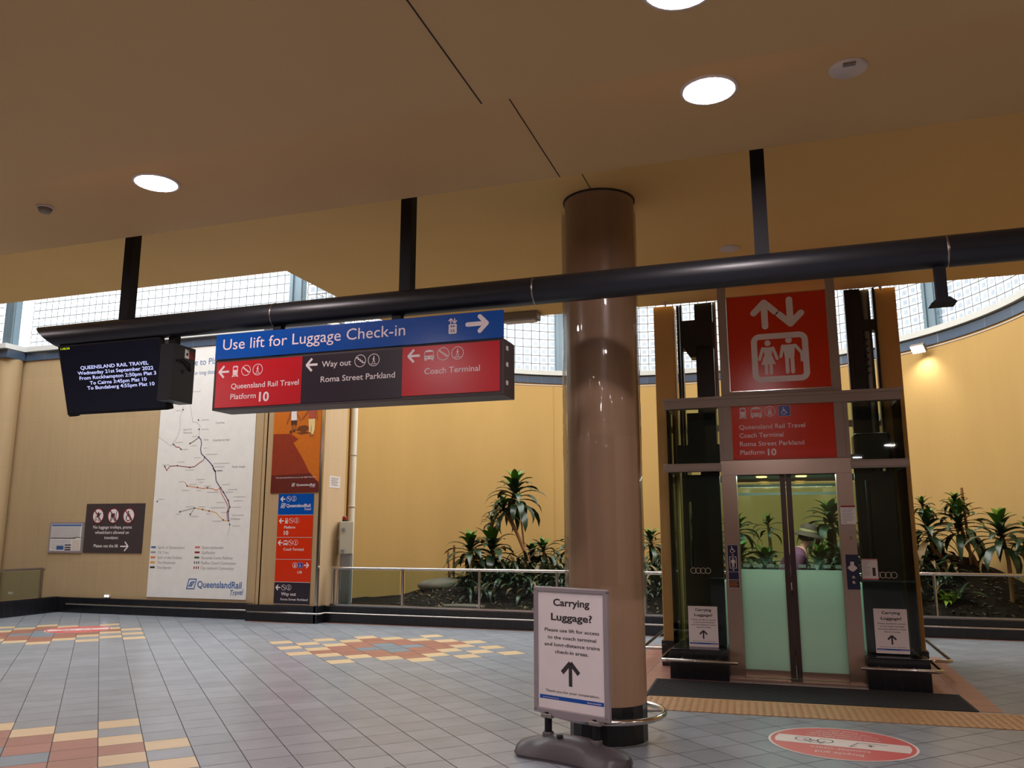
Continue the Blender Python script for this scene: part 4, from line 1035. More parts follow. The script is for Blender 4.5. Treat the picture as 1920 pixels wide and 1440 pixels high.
for k in range(9): A.rect(.522, .636 - .01 * (k % 3), 1.703 - .014 * k, 1.708 - .014 * k, 0)
A.rect(.525, .56, 1.57, 1.578, 0); A.cut('lettering', [GREYINK, MAROONLN], t)
t, A, oo = flat_notice('notice', .672, .818, 1.012, 1.214, LY - .008, PAPER, 'white notice with red edges taped on the lift glass beside the call panel')
A.rect(.672, .818, 1.204, 1.212, 1); A.rect(.672, .818, 1.014, 1.024, 1); A.rect(.768, .796, 1.05, 1.13, 2)
for k in range(8): A.rect(.684, .75 - .012 * (k % 3), 1.185 - .018 * k, 1.190 - .018 * k, 0)
A.cut('lettering', [GREYINK, REDLN, INK], t)
b = MB(o); A = None
MB(o).lathe([(.016, 0), (.016, -.008), (0, -.010)], (.585, LY - .05, 1.42), 18, axis=(0, 1, 0)).build('key_switch', STEEL, LF)
MB(o).box(.535, .625, LY - .053, LY - .05, 1.47, 1.53).build('indicator_plate', STEEL, LF)

# ochre painted steel columns that carry the ceiling edge either side of the lift
for x0, x1, lb in ((-1.405, -1.165, 'ochre painted square post left of the lift shaft'), (1.06, 1.275, 'ochre painted square post right of the lift shaft')):
    c = thing('steel_post', lb, 'post', ((x0 + x1) / 2, 9.7, 0)); oo = ((x0 + x1) / 2, 9.7, 0)
    MB(oo).box(x0, x1, 9.60, 9.85, 0, Z3 - .002).build('shaft', TANPOST, c, bevel=.008)
    MB(oo).box(x0 - .02, x1 + .02, 9.575, 9.875, 0, .27).build('tiled_foot', PLINTHT, c)

# ---------------------------------------------------------------- person in the lift
def skin_chain(name, joints, edges, mat, parent, sub=2, root=0, label=None):
    me = bpy.data.meshes.new(name); me.from_pydata([j[0] for j in joints], edges, []); me.materials.append(mat)
    ob = bpy.data.objects.new(name, me); COL.objects.link(ob); ob.parent = parent
    sk = ob.modifiers.new('skin', 'SKIN'); sk.use_smooth_shade = True
    for i, j in enumerate(joints):
        r = j[1]; me.skin_vertices[0].data[i].radius = r if isinstance(r, tuple) else (r, r)
        me.skin_vertices[0].data[i].use_root = (i == root)
    ss = ob.modifiers.new('smooth', 'SUBSURF'); ss.levels = sub; ss.render_levels = sub
    if label: ob['label'] = label
    return ob
PP = thing('person', 'stooping person in a plum shirt and brown brimmed hat inside the lift', 'person', (.03, 10.0, .028))
# local frame: x towards the picture's right (the way they face), y deeper, z up
J = [((-.06, 0, .80), (.125, .14)), ((-.03, 0, .95), (.115, .13)), ((.03, 0, 1.10), (.12, .14)), ((.09, 0, 1.21), (.085, .12)), ((.125, 0, 1.275), .048), ((.155, 0, 1.33), .052),
     ((.185, 0, 1.385), (.082, .072)), ((.19, 0, 1.43), (.078, .07)),
     ((-.05, -.085, .76), .085), ((.0, -.09, .43), .058), ((-.04, -.09, .09), .040), ((.03, -.095, .045), (.045, .03)), ((.12, -.10, .035), (.036, .024)),
     ((-.05, .085, .76), .085), ((.02, .09, .43), .058), ((-.02, .09, .09), .040), ((.05, .095, .045), (.045, .03)), ((.14, .10, .035), (.036, .024)),
     ((.07, -.165, 1.19), .055), ((.0, -.20, .96), .042), ((.14, -.16, .80), .033), ((.19, -.14, .76), (.030, .020)),
     ((.08, .165, 1.19), .055), ((.06, .20, .95), .042), ((.20, .15, .81), .033), ((.25, .12, .77), (.030, .020))]
Ed = [(0, 1), (1, 2), (2, 3), (3, 4), (4, 5), (5, 6), (6, 7), (0, 8), (8, 9), (9, 10), (10, 11), (11, 12), (0, 13), (13, 14), (14, 15), (15, 16), (16, 17), (3, 18), (18, 19), (19, 20), (20, 21), (3, 22), (22, 23), (23, 24), (24, 25)]
# fingers: five short chains rooted in each palm
for base, sy in ((21, -1), (25, 1)):
    bx, by, bz = J[base][0]
    for k, (dx, dy, dz, ln) in enumerate(((.030, .022, -.005, .050), (.038, .008, -.012, .058), (.036, -.007, -.018, .055), (.028, -.020, -.022, .044))):
        i0 = len(J)
        J.append(((bx + dx, by + dy, bz + dz), .0095)); J.append(((bx + dx + ln * .5, by + dy, bz + dz - ln * .35), .009)); J.append(((bx + dx + ln * .65, by + dy, bz + dz - ln * .85), .0075))
        Ed += [(base, i0), (i0, i0 + 1), (i0 + 1, i0 + 2)]
    i0 = len(J); J.append(((bx + .004, by - sy * .032, bz + .012), .011)); J.append(((bx + .028, by - sy * .042, bz + .004), .009)); Ed += [(base, i0), (i0, i0 + 1)]
body = skin_chain('body', J, Ed, SKIN, PP)
# face: nose, brow and ears as relief on the head, part of one small mesh
b = MB(); b.lathe([(.0, .045), (.012, .03), (.016, .0)], (.262, 0, 1.385), 10, axis=(.8, 0, -.5))
for s in (-1, 1):
    b.lathe([(.006, 0), (.022, .004), (.026, .012), (.012, .018)], (.175, s * .066, 1.39), 12, axis=(0, s, 0))
b.build('face_relief', SKIN, PP)
b = MB()
for s in (-1, 1): b.lathe([(.0, .008), (.010, .005), (.012, 0)], (.252, s * .028, 1.405), 10, axis=(1, 0, -.1))
b.build('eye', INK, PP)
MB().box(.248, .256, -.022, .022, 1.338, 1.346).build('mouth', PRPINK, PP)
sh = [((-.08, 0, .80), (.155, .165)), ((-.04, 0, .95), (.145, .155)), ((.025, 0, 1.10), (.145, .165)), ((.085, 0, 1.225), (.095, .13)), ((.115, 0, 1.27), (.06, .06)),
      ((.07, -.165, 1.19), .075), ((.03, -.195, 1.05), .066), ((.0, -.205, .95), .058), ((.06, -.185, .875), .05), ((.08, .165, 1.19), .075), ((.065, .195, 1.05), .066), ((.06, .205, .94), .058), ((.12, .18, .87), .05)]
skin_chain('shirt', sh, [(0, 1), (1, 2), (2, 3), (3, 4), (3, 5), (5, 6), (6, 7), (7, 8), (3, 9), (9, 10), (10, 11), (11, 12)], SHIRT, PP, label='plum coloured shirt')
tr = [((-.07, 0, .80), (.145, .155)), ((-.05, -.085, .72), .105), ((.0, -.09, .43), .08), ((-.04, -.09, .09), .066), ((-.05, .085, .72), .105), ((.02, .09, .43), .08), ((-.02, .09, .09), .066)]
skin_chain('trousers', tr, [(0, 1), (1, 2), (2, 3), (0, 4), (4, 5), (5, 6)], TROUS, PP)
b = MB(); hax = Vector((.22, 0, 1)).normalized(); hc = Vector((.178, 0, 1.425))
b.lathe([(.0, .118), (.05, .114), (.078, .098), (.092, .06), (.097, .02)], hc, 32, axis=hax); b.lathe([(.097, .02), (.125, .000), (.168, -.026), (.166, -.031), (.118, -.006), (.09, .012)], hc, 32, axis=hax)
hat = b.build('hat', HATM, PP, label='brown brimmed hat')
MB().lathe([(.0985, .022), (.0955, .05), (.0945, .05)], hc, 32, axis=hax).build('hat_band', HATB, hat)
b = MB(); b.lathe([(.075, .02), (.088, -.005), (.086, -.05), (.06, -.075)], (.165, 0, 1.42), 20, axis=hax); b.build('hair', HAIRM, PP)

# ---------------------------------------------------------------- floor things before the lift
b = MB((0, 8.3, 0)); MP = [(-1.36, 8.70), (1.40, 8.74), (1.425, 8.02), (-1.33, 7.83)]
b.prism([(x, y, .002) for x, y in MP], (0, 0, .009))
for k in range(1, 26):        # raised ribs
    f = k / 26.0
    p = Vector(MP[0]).lerp(Vector(MP[3]), f); q = Vector(MP[1]).lerp(Vector(MP[2]), f)
    b.prism([(p.x + .02, p.y - .006, .011), (q.x - .02, q.y - .006, .011), (q.x - .02, q.y + .006, .011), (p.x + .02, p.y + .006, .011)], (0, 0, .003))
tag(b.build('door_mat', MATM), 'charcoal ribbed entrance mat before the lift doors', 'mat')
t = thing('tactile_paving', 'long ochre tactile strip with raised studs across the floor before the mat', 'tactile paving', (0, 7.5, 0))
T0 = Vector((-1.27, 7.262)); dirv = Vector((1, .055)).normalized(); nrm = Vector((-dirv.y, dirv.x)); TL, TWD = 4.9, .58
def tp(s, w, z): p = T0 + dirv * s + nrm * w; return (p.x, p.y, z)
b = MB((0, 7.5, 0)); b.prism([tp(0, 0, .001), tp(TL, 0, .001), tp(TL, TWD, .001), tp(0, TWD, .001)], (0, 0, .004)); b.build('strip', TAC, t)
b = MB((0, 7.5, 0)); st = .0605
for i in range(int(TL / st)):
    for j in range(int(TWD / st)):
        c = Vector(tp(st * (i + .5), st * (j + .35), .005)); r1, r2 = .021, .014
        v = [(c.x + r1 * math.cos(PI * k / 4), c.y + r1 * math.sin(PI * k / 4), .005) for k in range(8)] + [(c.x + r2 * math.cos(PI * k / 4), c.y + r2 * math.sin(PI * k / 4), .011) for k in range(8)]
        b.add(v, [(k, (k + 1) % 8, 8 + (k + 1) % 8, 8 + k) for k in range(8)] + [tuple(range(8, 16))], 0, False)
so = b.build('studs', TAC, t, kind='stuff')

def floor_decal(cx, cy, rx, ry, ang, label):
    t = thing('floor_sticker', label, 'sticker', (cx, cy, 0), 'round red floor stickers'); oo = (cx, cy, 0)
    ex = (math.cos(R(ang)), math.sin(R(ang)), 0); ey = (-math.sin(R(ang)), math.cos(R(ang)), 0)
    A = Art(MB(oo), (cx, cy, .0022), ex, ey, (0, 0, 1), .0006)
    A.disc(0, 0, rx, 0, 0, 56, ry); A.cut('border', [DECWH], t)
    A.disc(0, 0, rx * .965, 0, 1, 56, ry * .965); A.cut('disc', [DECRED], t)
    hx = rx * .90; hy = ry * .235; pts = []
    for k in range(9): a = R(-15 + 30 * k / 8); pts.append((rx * .905 * math.cos(a), ry * .905 * math.sin(a)))
    pts += [(-x, -y) for x, y in pts]
    A.poly(pts, 0, 2); A.cut('band', [DECWH], t)
    # bicycle and scooter, lettering turned towards people leaving the lift
    ik = GREYINK
    def T(x, y): return (x, -y)
    for wx in (-.52, -.22): A.ring(*T(wx * rx, -.03 * ry), .115 * rx, .018 * rx, 0, 3, 26, .115 * rx)
    A.line([T(-.52 * rx, -.03 * ry), T(-.42 * rx, .12 * ry), T(-.27 * rx, .12 * ry), T(-.22 * rx, -.03 * ry)], .014 * rx, 0, 3)
    A.line([T(-.42 * rx, .14 * ry), T(-.37 * rx, -.03 * ry), T(-.27 * rx, .14 * ry)], .014 * rx, 0, 3.2); A.line([T(-.52 * rx, -.03 * ry), T(-.37 * rx, -.03 * ry)], .014 * rx, 0, 3.4); A.line([T(-.28 * rx, .19 * ry), T(-.23 * rx, .17 * ry)], .014 * rx, 0, 3.4)
    A.cut('pictogram', [INK], t)
    A.line([T(.12 * rx, .16 * ry), T(.22 * rx, -.11 * ry), T(.60 * rx, -.11 * ry)], .016 * rx, 0, 3); A.line([T(.10 * rx, .17 * ry), T(.2 * rx, .13 * ry)], .016 * rx, 0, 3.2)
    A.poly([T(.40 * rx, .10 * ry), T(.33 * rx, .0), T(.38 * rx, .0), T(.34 * rx, -.08 * ry), T(.44 * rx, .03 * ry), T(.39 * rx, .03 * ry)], 0, 3)
    A.cut('pictogram', [INK], t)
    for s_, y, w, hgt in (('Bicycle and', .66, .62, .13), ('scooter users', .42, .78, .13), ('Please dismount before you', -.32, 1.0, .08), ('enter the station and walk', -.46, .95, .08), ('with care at all times', -.60, .78, .08), ('Thank you', -.74, .4, .08)):
        yy = -y * ry
        A.text(s_, w * rx / 2, yy + .055 * ry, hgt * ry * .8, 0, w * rx, 'L', .012, 3, 0, PI)
    A.cut('lettering', [DECWH], t)
floor_decal(.275, 6.58, .50, .46, -6, 'round red and white floor sticker in front of the tactile strip')
floor_decal(-10.35, 10.10, .46, .46, 40, 'round red and white floor sticker on the far diamond tile pattern by the sandstone wall')

# ---------------------------------------------------------------- glass balustrade along the planter
def balustrade(name, x0, x1, y, posts, label):
    t = thing(name, label, 'balustrade', ((x0 + x1) / 2, y, .26), 'planter balustrades'); oo = ((x0 + x1) / 2, y, .26)
    MB(oo).tube([(x0, y, .872), (x1, y, .872)], .024, 12).build('handrail', RAILST, t)
    MB(oo).box(x0, x1, y - .05, y + .05, .262, .292).build('base_channel', RAILST, t)
    for x in posts: MB(oo).tube([(x, y, .28), (x, y, .872)], .024, 12).build('post', RAILST, t)
    ps = [x0 + .03] + list(posts) + [x1 - .03]; ps = sorted(set(round(p, 3) for p in ps))
    for a, c in zip(ps[:-1], ps[1:]):
        if c - a > .2: MB(oo).box(a + .05, c - .05, y - .005, y + .005, .295, .84).build('glass_panel', RAILGL, t)
    return t
balustrade('planter_balustrade', -7.27, -1.55, 12.26, (-7.25, -7.15, -5.97, -4.64, -3.38, -2.04), 'glass balustrade with steel posts and rail along the planter left of the lift')
balustrade('planter_balustrade', -1.5, 1.55, 12.81, (-1.46, -.5, .5, 1.5), 'glass balustrade along the planter directly behind the lift')
balustrade('planter_balustrade', 1.6, 3.86, 13.32, (1.95, 3.45), 'glass balustrade along the planter right of the lift')

# ---------------------------------------------------------------- planting bed
rnd = random.Random(11)
def bed_z(x, y):
    # rises from the kerb to a mound against the wall, lower at the two ends
    d = RR - .05 - math.hypot(x - CX, y - CY)
    front = 12.35 if x < -1.5 else (12.9 if x < 1.6 else 13.4)
    f = max(0, min(1, (y - front) / 1.7))
    e = max(0, min(1, (x + 7.0) / 1.5)); g = max(0, min(1, (4.0 - x) / 1.3))
    top = .20 + .50 * (e ** .8) * (.55 + .45 * g)
    if x > .5: top += .36 * g
    return .20 + (top - .20) * (f ** .8)
b = MB(); NX, NYb = 90, 34
v = []; idx = {}
for i in range(NX + 1):
    x = -7.95 + (3.8 + 7.95) * i / NX
    front = 12.80 if x < -7.38 else 12.30 if x < -1.5 else (12.86 if x < 1.58 else 13.36)
    back = CY + math.sqrt(max(0.01, (RR - .01) ** 2 - (x - CX) ** 2))
    for j in range(NYb + 1):
        y = front + (max(back, front + .05) - front) * j / NYb
        z = bed_z(x, y) + (rnd.uniform(-.03, .03) if 0 < j < NYb else 0)
        idx[i, j] = len(v); v.append((x, y, z))
b.add(v, [(idx[i, j], idx[i + 1, j], idx[i + 1, j + 1], idx[i, j + 1]) for i in range(NX) for j in range(NYb)], 0, True)
sb = b.build('garden_soil', SOIL, kind='stuff'); sb['label'] = 'dark mulch mound of the planting bed behind the balustrade'; sb['category'] = 'soil'
def rock(x, y, z, sx, sy, sz, label, seed):
    r = random.Random(seed); bm = bmesh.new(); bmesh.ops.create_icosphere(bm, subdivisions=3, radius=1.0)
    ph = [r.uniform(0, 6) for _ in range(6)]
    for w in bm.verts:
        c = w.co; k = 1 + .10 * math.sin(3 * c.x + ph[0]) + .08 * math.sin(4 * c.y + ph[1]) + .07 * math.sin(5 * c.z + ph[2])
        w.co = Vector((c.x * sx * k, c.y * sy * k, c.z * sz * k))
    me = bpy.data.meshes.new('garden_rock'); bm.to_mesh(me); bm.free(); me.materials.append(ROCK)
    for p in me.polygons: p.use_smooth = True
    ob = bpy.data.objects.new('garden_rock', me); COL.objects.link(ob); ob.location = (x, y, z)
    tag(ob, label, 'rock', 'garden rocks'); return ob
rock(-5.05, 12.62, .275, .50, .17, .045, 'flat pale grey stone lying behind the balustrade, left of the planting', 1)
rock(-5.95, 13.7, .50, .40, .35, .18, 'rounded grey stone at the foot of the two short stakes', 2)
def stake(x0, y0, z0, x1, y1, z1, label, r=.017):
    tag(MB((x0, y0, z0)).tube([(x0, y0, z0), (x1, y1, z1)], r, 8).build('garden_stake', BARK), label, 'stake', 'garden stakes')
stake(-5.80, 14.0, .45, -5.80, 14.0, 1.22, 'short straight stake left of the planting, right one of a pair', .022)
stake(-5.88, 14.0, .45, -5.92, 14.0, 1.12, 'short leaning stake left of the planting, left one of a pair', .018)
stake(-4.47, 14.25, .6, -4.62, 14.25, 1.95, 'thin stake standing behind the tall leaning dracaena', .018)
stake(2.74, 14.9, .85, 2.70, 14.9, 2.17, 'thin straight stake against the ochre wall right of the lift', .022)

def leaf(mb, base, az, elev, L, w, droop, m, rnd, fold=.25):
    """strap leaf: rises at elev, bends down by droop along its length"""
    n = 6; d = Vector((math.cos(az), math.sin(az), 0)); side = Vector((-math.sin(az), math.cos(az), 0))
    p = Vector(base); e = elev; rows = []
    tw = rnd.uniform(-.35, .35)
    for k in range(n + 1):
        t = k / n
        ww = w * (.30 + 1.0 * math.sin(PI * min(1, .10 + t * .70)) ** .9) * (1 - t ** 4.5) * .74
        ww = max(ww, .0015)
        dr = d * math.cos(e) + Vector((0, 0, 1)) * math.sin(e); up = (-d * math.sin(e) + Vector((0, 0, 1)) * math.cos(e))
        s2 = (side * math.cos(tw * t) + up * math.sin(tw * t))
        rows.append((p - s2 * ww + up * (ww * fold), p.copy(), p + s2 * ww + up * (ww * fold)))
        p = p + dr * (L / n); e -= droop / n * (.5 + t)
    v = [q for r_ in rows for q in r_]
    mb.add(v, [(3 * k + a, 3 * k + a + 1, 3 * k + a + 4, 3 * k + a + 3) for k in range(n) for a in (0, 1)], m, True)
def crown(root, oo, c, r, seed, n=34, spike=True, skirt=0.0, lean=(0, 0)):
    rnd = random.Random(seed); b = MB(oo); c = Vector(c)
    for k in range(n):
        f = k / (n - 1.0)            # 0 young top .. 1 old bottom
        az = k * 2.39996 + rnd.uniform(-.25, .25)
        el = R(82 - 95 * f ** .8) + rnd.uniform(-.12, .12)
        L = r * (.60 + .70 * min(1, f * 1.5)) * rnd.uniform(.85, 1.15)
        m = 1 if f < .24 else (2 if f > .93 and rnd.random() < .5 else 0)
        base = c + Vector((lean[0] * f, lean[1] * f, -(.28 * r + skirt) * f))
        leaf(b, base, az, el, L, r * .135 * rnd.uniform(.85, 1.2), R(60 + 75 * f) * rnd.uniform(.8, 1.2), m, rnd)
    return b.build('crown', [LEAFD, LEAFN, LEAFB], root)
def dracaena(label, base, crowns, seed, trunks=None):
    """crowns: (x, y, z, radius, leaves, skirt)"""
    t = thing('dracaena_plant', label, 'plant', base, 'dracaenas in the planting bed')
    for i, cdef in enumerate(crowns):
        x, y, z, r, n, sk = cdef
        crown(t, base, (x, y, z), r, seed * 10 + i, n, skirt=sk)
        B = Vector(base); Tt = Vector((x, y, z - .05))
        if trunks and trunks[i] and isinstance(trunks[i], list):
            pts = [B + Vector((0, 0, -.08))] + [Vector(p) for p in trunks[i]] + [Tt]
            MB(base).tube(pts, [.036 - .018 * k / (len(pts) - 1) for k in range(len(pts))], 8).build('trunk', BARK, t); continue
        mid = (trunks[i] if trunks and trunks[i] else B.lerp(Tt, .5) + Vector((.03, 0, .05)))
        mid = Vector(mid)
        pts = [B + Vector((0, 0, -.08)), B.lerp(mid, .5), mid, mid.lerp(Tt, .5), Tt]
        MB(base).tube(pts, [.034, .031, .028, .025, .018], 8).build('trunk', BARK, t)
    return t
G = bed_z
def B_(x, y): return (x, y, G(x, y) - .02)
dracaena('tall leaning two headed dracaena with pale trunk before the ochre wall left of the column', B_(-4.30, 14.2), [(-4.70, 14.2, 2.33, .52, 42, .30), (-4.90, 14.15, 1.93, .36, 26, .08)], 1, [[(-4.46, 14.2, 1.0), (-4.66, 14.2, 1.45), (-4.80, 14.2, 1.75), (-4.76, 14.2, 2.0)], [(-4.46, 14.19, 1.0), (-4.66, 14.18, 1.45), (-4.84, 14.16, 1.76)]])
dracaena('slender tiered dracaena with a small top rosette, second from the left end of the bed', B_(-5.12, 14.2), [(-5.15, 14.2, 1.70, .22, 18, .02), (-5.13, 14.2, 1.30, .55, 34, .25)], 2)
dracaena('low drooping dracaena at the left end of the bed', B_(-5.42, 14.0), [(-5.48, 14.0, 1.27, .46, 34, .2)], 3)
dracaena('short bright topped dracaena between the tall dracaena and the column', B_(-4.20, 14.4), [(-4.22, 14.4, 1.20, .33, 26, .08)], 4)
dracaena('short dracaena just right of the tall leaning trunk', B_(-4.42, 14.6), [(-4.50, 14.6, 1.14, .30, 24, .08)], 5)
dracaena('short dracaena partly hidden by the left edge of the column', B_(-3.72, 14.6), [(-3.74, 14.6, 1.28, .36, 28, .1)], 6)
dracaena('bushy dracaena showing between the column and the left steel post', B_(-2.30, 15.0), [(-2.37, 15.0, 1.36, .34, 28, .1), (-2.12, 15.1, 1.18, .32, 24, .1)], 7)
dracaena('bright green dracaena seen at the left edge of the lift doors', B_(-.80, 14.8), [(-.82, 14.8, 1.60, .36, 28, .1)], 8)
dracaena('thin dracaena seen through the middle of the left lift door', B_(-.34, 15.0), [(-.33, 15.0, 1.66, .24, 18, .15), (-.40, 14.7, 1.0, .48, 30, .1)], 9)
dracaena('low arching dracaena behind the left lift door', B_(-.9, 14.2), [(-.84, 14.2, 1.08, .52, 32, .1)], 10)
dracaena('large pale leaved dracaena seen through the right lift door', B_(.72, 14.8), [(.68, 14.8, 1.78, .50, 36, .15)], 11)
dracaena('low dracaena behind the right lift door', B_(.42, 14.3), [(.46, 14.3, 1.05, .48, 30, .1)], 12)
dracaena('slim dracaena with a hanging skirt right beside the lift, first right of it', B_(2.42, 14.9), [(2.09, 14.8, 1.92, .24, 20, .04), (2.13, 14.8, 1.66, .44, 30, .22)], 13, [(2.2, 14.85, 1.2), (2.2, 14.85, 1.2)])
dracaena('dracaena with a small top rosette beside the thin stake right of the lift', B_(2.86, 14.9), [(2.57, 14.8, 1.99, .25, 20, .04), (2.60, 14.8, 1.74, .50, 32, .2)], 14, [(2.68, 14.85, 1.25), (2.68, 14.85, 1.25)])
dracaena('full dracaena with a bright upright centre, third right of the lift', B_(3.06, 13.95), [(2.98, 13.9, 1.60, .48, 40, .25)], 15)
dracaena('dracaena cut by the right edge of the photo', B_(3.36, 13.72), [(3.32, 13.7, 1.50, .34, 30, .15)], 16)
t = thing('fern', 'small bright green fern low behind the right balustrade', 'plant', (2.2, 13.75, G(2.2, 13.75)))
b = MB((2.2, 13.75, G(2.2, 13.75))); rnd = random.Random(5)
for k in range(38): leaf(b, (2.2 + rnd.uniform(-.08, .08), 13.75 + rnd.uniform(-.08, .08), G(2.2, 13.75)), rnd.uniform(0, 6.28), R(rnd.uniform(15, 75)), rnd.uniform(.16, .28), .03, R(90), 0, rnd)
b.build('fronds', FERN, t)
# low tangle of old leaves under the plants
b = MB(); rnd = random.Random(21)
for k in range(900):
    side = rnd.random()
    x = rnd.uniform(-5.5, -1.7) if side < .62 else (rnd.uniform(-1.4, 1.3) if side < .85 else rnd.uniform(1.8, 2.4))
    y = rnd.uniform(13.7, 15.6) if x > -3.2 else rnd.uniform(13.6, 14.9)
    if math.hypot(x - CX, y - CY) > RR - .5: continue
    leaf(b, (x, y, G(x, y) + rnd.uniform(0, .14)), rnd.uniform(0, 6.28), R(rnd.uniform(5, 75)), rnd.uniform(.25, .5), .035, R(rnd.uniform(60, 130)), 0 if rnd.random() < .85 else 2, rnd)
for k in range(420):
    x = rnd.uniform(-5.4, -1.6) if k % 3 else rnd.uniform(-1.4, 1.5)
    y = rnd.uniform(12.85, 13.8) + (.5 if x > -1.5 else 0)
    leaf(b, (x, y, G(x, y) + rnd.uniform(.0, .16)), rnd.uniform(-2.6, -.5), R(rnd.uniform(10, 60)), rnd.uniform(.28, .55), .034, R(rnd.uniform(80, 140)), 0 if rnd.random() < .8 else 2, rnd)
for k in range(2200):
    x = rnd.uniform(-6.4, 3.6); y0 = 12.45 if x < -1.5 else (13.0 if x < 1.6 else 13.5); y = y0 + rnd.random() ** 1.3 * 1.8
    if math.hypot(x - CX, y - CY) > RR - .25: continue
    z = G(x, y) + .02; a = rnd.uniform(0, 6.28); l = rnd.uniform(.02, .055); w_ = l * .35
    d_ = Vector((math.cos(a), math.sin(a), rnd.uniform(-.3, .5))) * l; e_ = Vector((-math.sin(a), math.cos(a), rnd.uniform(-.2, .2))) * w_; p_ = Vector((x, y, z))
    b.add([p_ - d_, p_ + e_, p_ + d_, p_ - e_], [(0, 1, 2, 3)], 2 if k % 3 else 3)
u = b.build('undergrowth', [LEAFD, LEAFN, LEAFB, ROCK], kind='stuff'); u['label'] = 'dark tangle of leaves under the dracaenas'; u['category'] = 'undergrowth'

# ---------------------------------------------------------------- cabinet, pipe and lights on the walls
t = thing('electrical_cabinet', 'grey electrical cabinet on a post with a red beacon, right of the pier', 'cabinet', (-7.2, 12.6, .2)); oo = (-7.2, 12.6, .2)
b = MB(oo); b.prism([(-7.395, 12.62, 1.09), (-7.25, 12.42, 1.09), (-7.05, 12.52, 1.09), (-7.195, 12.72, 1.09)], (0, 0, .55)); b.build('body', CABM, t, bevel=.006)
dn = Vector((.447, -.894, 0)); de = Vector((.894, .447, 0)); p0 = Vector((-7.25, 12.42, 1.10))
b = MB(oo); q = [p0 + de * .008, p0 + de * .215, p0 + de * .215 + Vector((0, 0, .53)), p0 + de * .008 + Vector((0, 0, .53))]
b.prism([tuple(w) for w in q], tuple(dn * .012)); dr = b.build('door', CABM, t, bevel=.003)
for z in (1.16, 1.52):
    c = p0 + de * .05 + dn * .02; c.z = z
    b = MB(oo); b.obox(c, de * .022, dn * .01, (0, 0, .010)); b.obox(c + de * .026 + Vector((0, 0, -.022)), de * .008, dn * .012, (0, 0, .036)); b.build('latch', GALV, dr)
sd = Vector((-.81, -.586, 0)); c = Vector((-7.33, 12.525, 1.36))
MB(oo).obox(c + sd * .004, Vector((.586, -.81, 0)) * .018, sd * .003, (0, 0, .028)).build('rating_label', WHITE, t)
MB(oo).lathe([(.042, 0), (.042, .03), (.038, .034)], (-7.245, 12.56, 1.64), 20).build('beacon_base', BLKPOST, t)
MB(oo).lathe([(.040, .03), (.040, .075), (.030, .088), (0, .09)], (-7.245, 12.56, 1.64), 20).build('beacon_lens', REDLENS, t)
b = MB(oo); b.box(-7.29, -7.09, 12.52, 12.60, .2, 1.09); b.build('post', GALV, t)
t = thing('downpipe', 'white vertical downpipe on the ochre wall behind the cabinet', 'pipe', (-7.60, 13.38, .2)); oo = (-7.60, 13.38, .2)
MB(oo).tube([(-7.585, 13.38, .2), (-7.585, 13.38, ZS - .05)], .062, 14).build('pipe', WPIPE, t)
MB(oo).tube([(-7.685, 13.40, 1.0), (-7.685, 13.40, ZS - .05)], .02, 8).build('conduit', BARK, t)
for z in (1.9, 2.85, 3.8): MB(oo).lathe([(.064, 0), (.07, .004), (.07, .03), (.064, .034)], (-7.585, 13.38, z), 16).build('clamp', OFFWH, t)
t = thing('wall_floodlight', 'lit floodlight fixed at the top of the ochre wall right of the lift', 'floodlight', (2.47, 16.30, 4.80)); oo = (2.47, 16.30, 4.80)
fn = Vector((-.45, -.62, -.64)).normalized(); fe = Vector((.81, -.586, 0)); fu = fn.cross(fe)
b = MB(oo); b.obox(Vector((2.47, 16.30, 4.80)), fe * .13, fn * .035, fu * .085); b.build('housing', GREYPL, t, bevel=.01)
c = Vector((2.47, 16.30, 4.80)) + fn * .037
MB(oo).quad(c - fe * .118 - fu * .075, c + fe * .118 - fu * .075, c + fe * .118 + fu * .075, c - fe * .118 + fu * .075).build('lens', FLOOD, t)
MB(oo).tube([(2.50, 16.34, 4.84), (2.56, 16.40, 4.92), (2.60, 16.44, 4.95)], .018, 8).build('bracket', GREYPL, t)
fl_ = bpy.data.lights.new('floodlight_beam', 'SPOT'); fl_.energy = 60; fl_.spot_size = R(120); fl_.spot_blend = .9; fl_.color = (1, .96, .88); fl_.shadow_soft_size = .08
fo = bpy.data.objects.new('floodlight_beam', fl_); COL.objects.link(fo); fo.location = c + fn * .02; fo.rotation_euler = Vector((.10, .20, -1)).to_track_quat('-Z', 'Y').to_euler()
t = thing('wall_light', 'tiny lit white light low on the sandstone wall above the plinth', 'light', (-11.84, WL, .31)); oo = (-11.84, WL, .31)
MB(oo).box(-11.91, -11.77, WL - .03, WL, .285, .335).build('housing', OFFWH, t, bevel=.006)
for x in (-11.868, -11.812): MB(oo).disc((x, WL - .032, .31), .020, 16, axis=(0, -1, 0)).build('lens', LEDS, t)

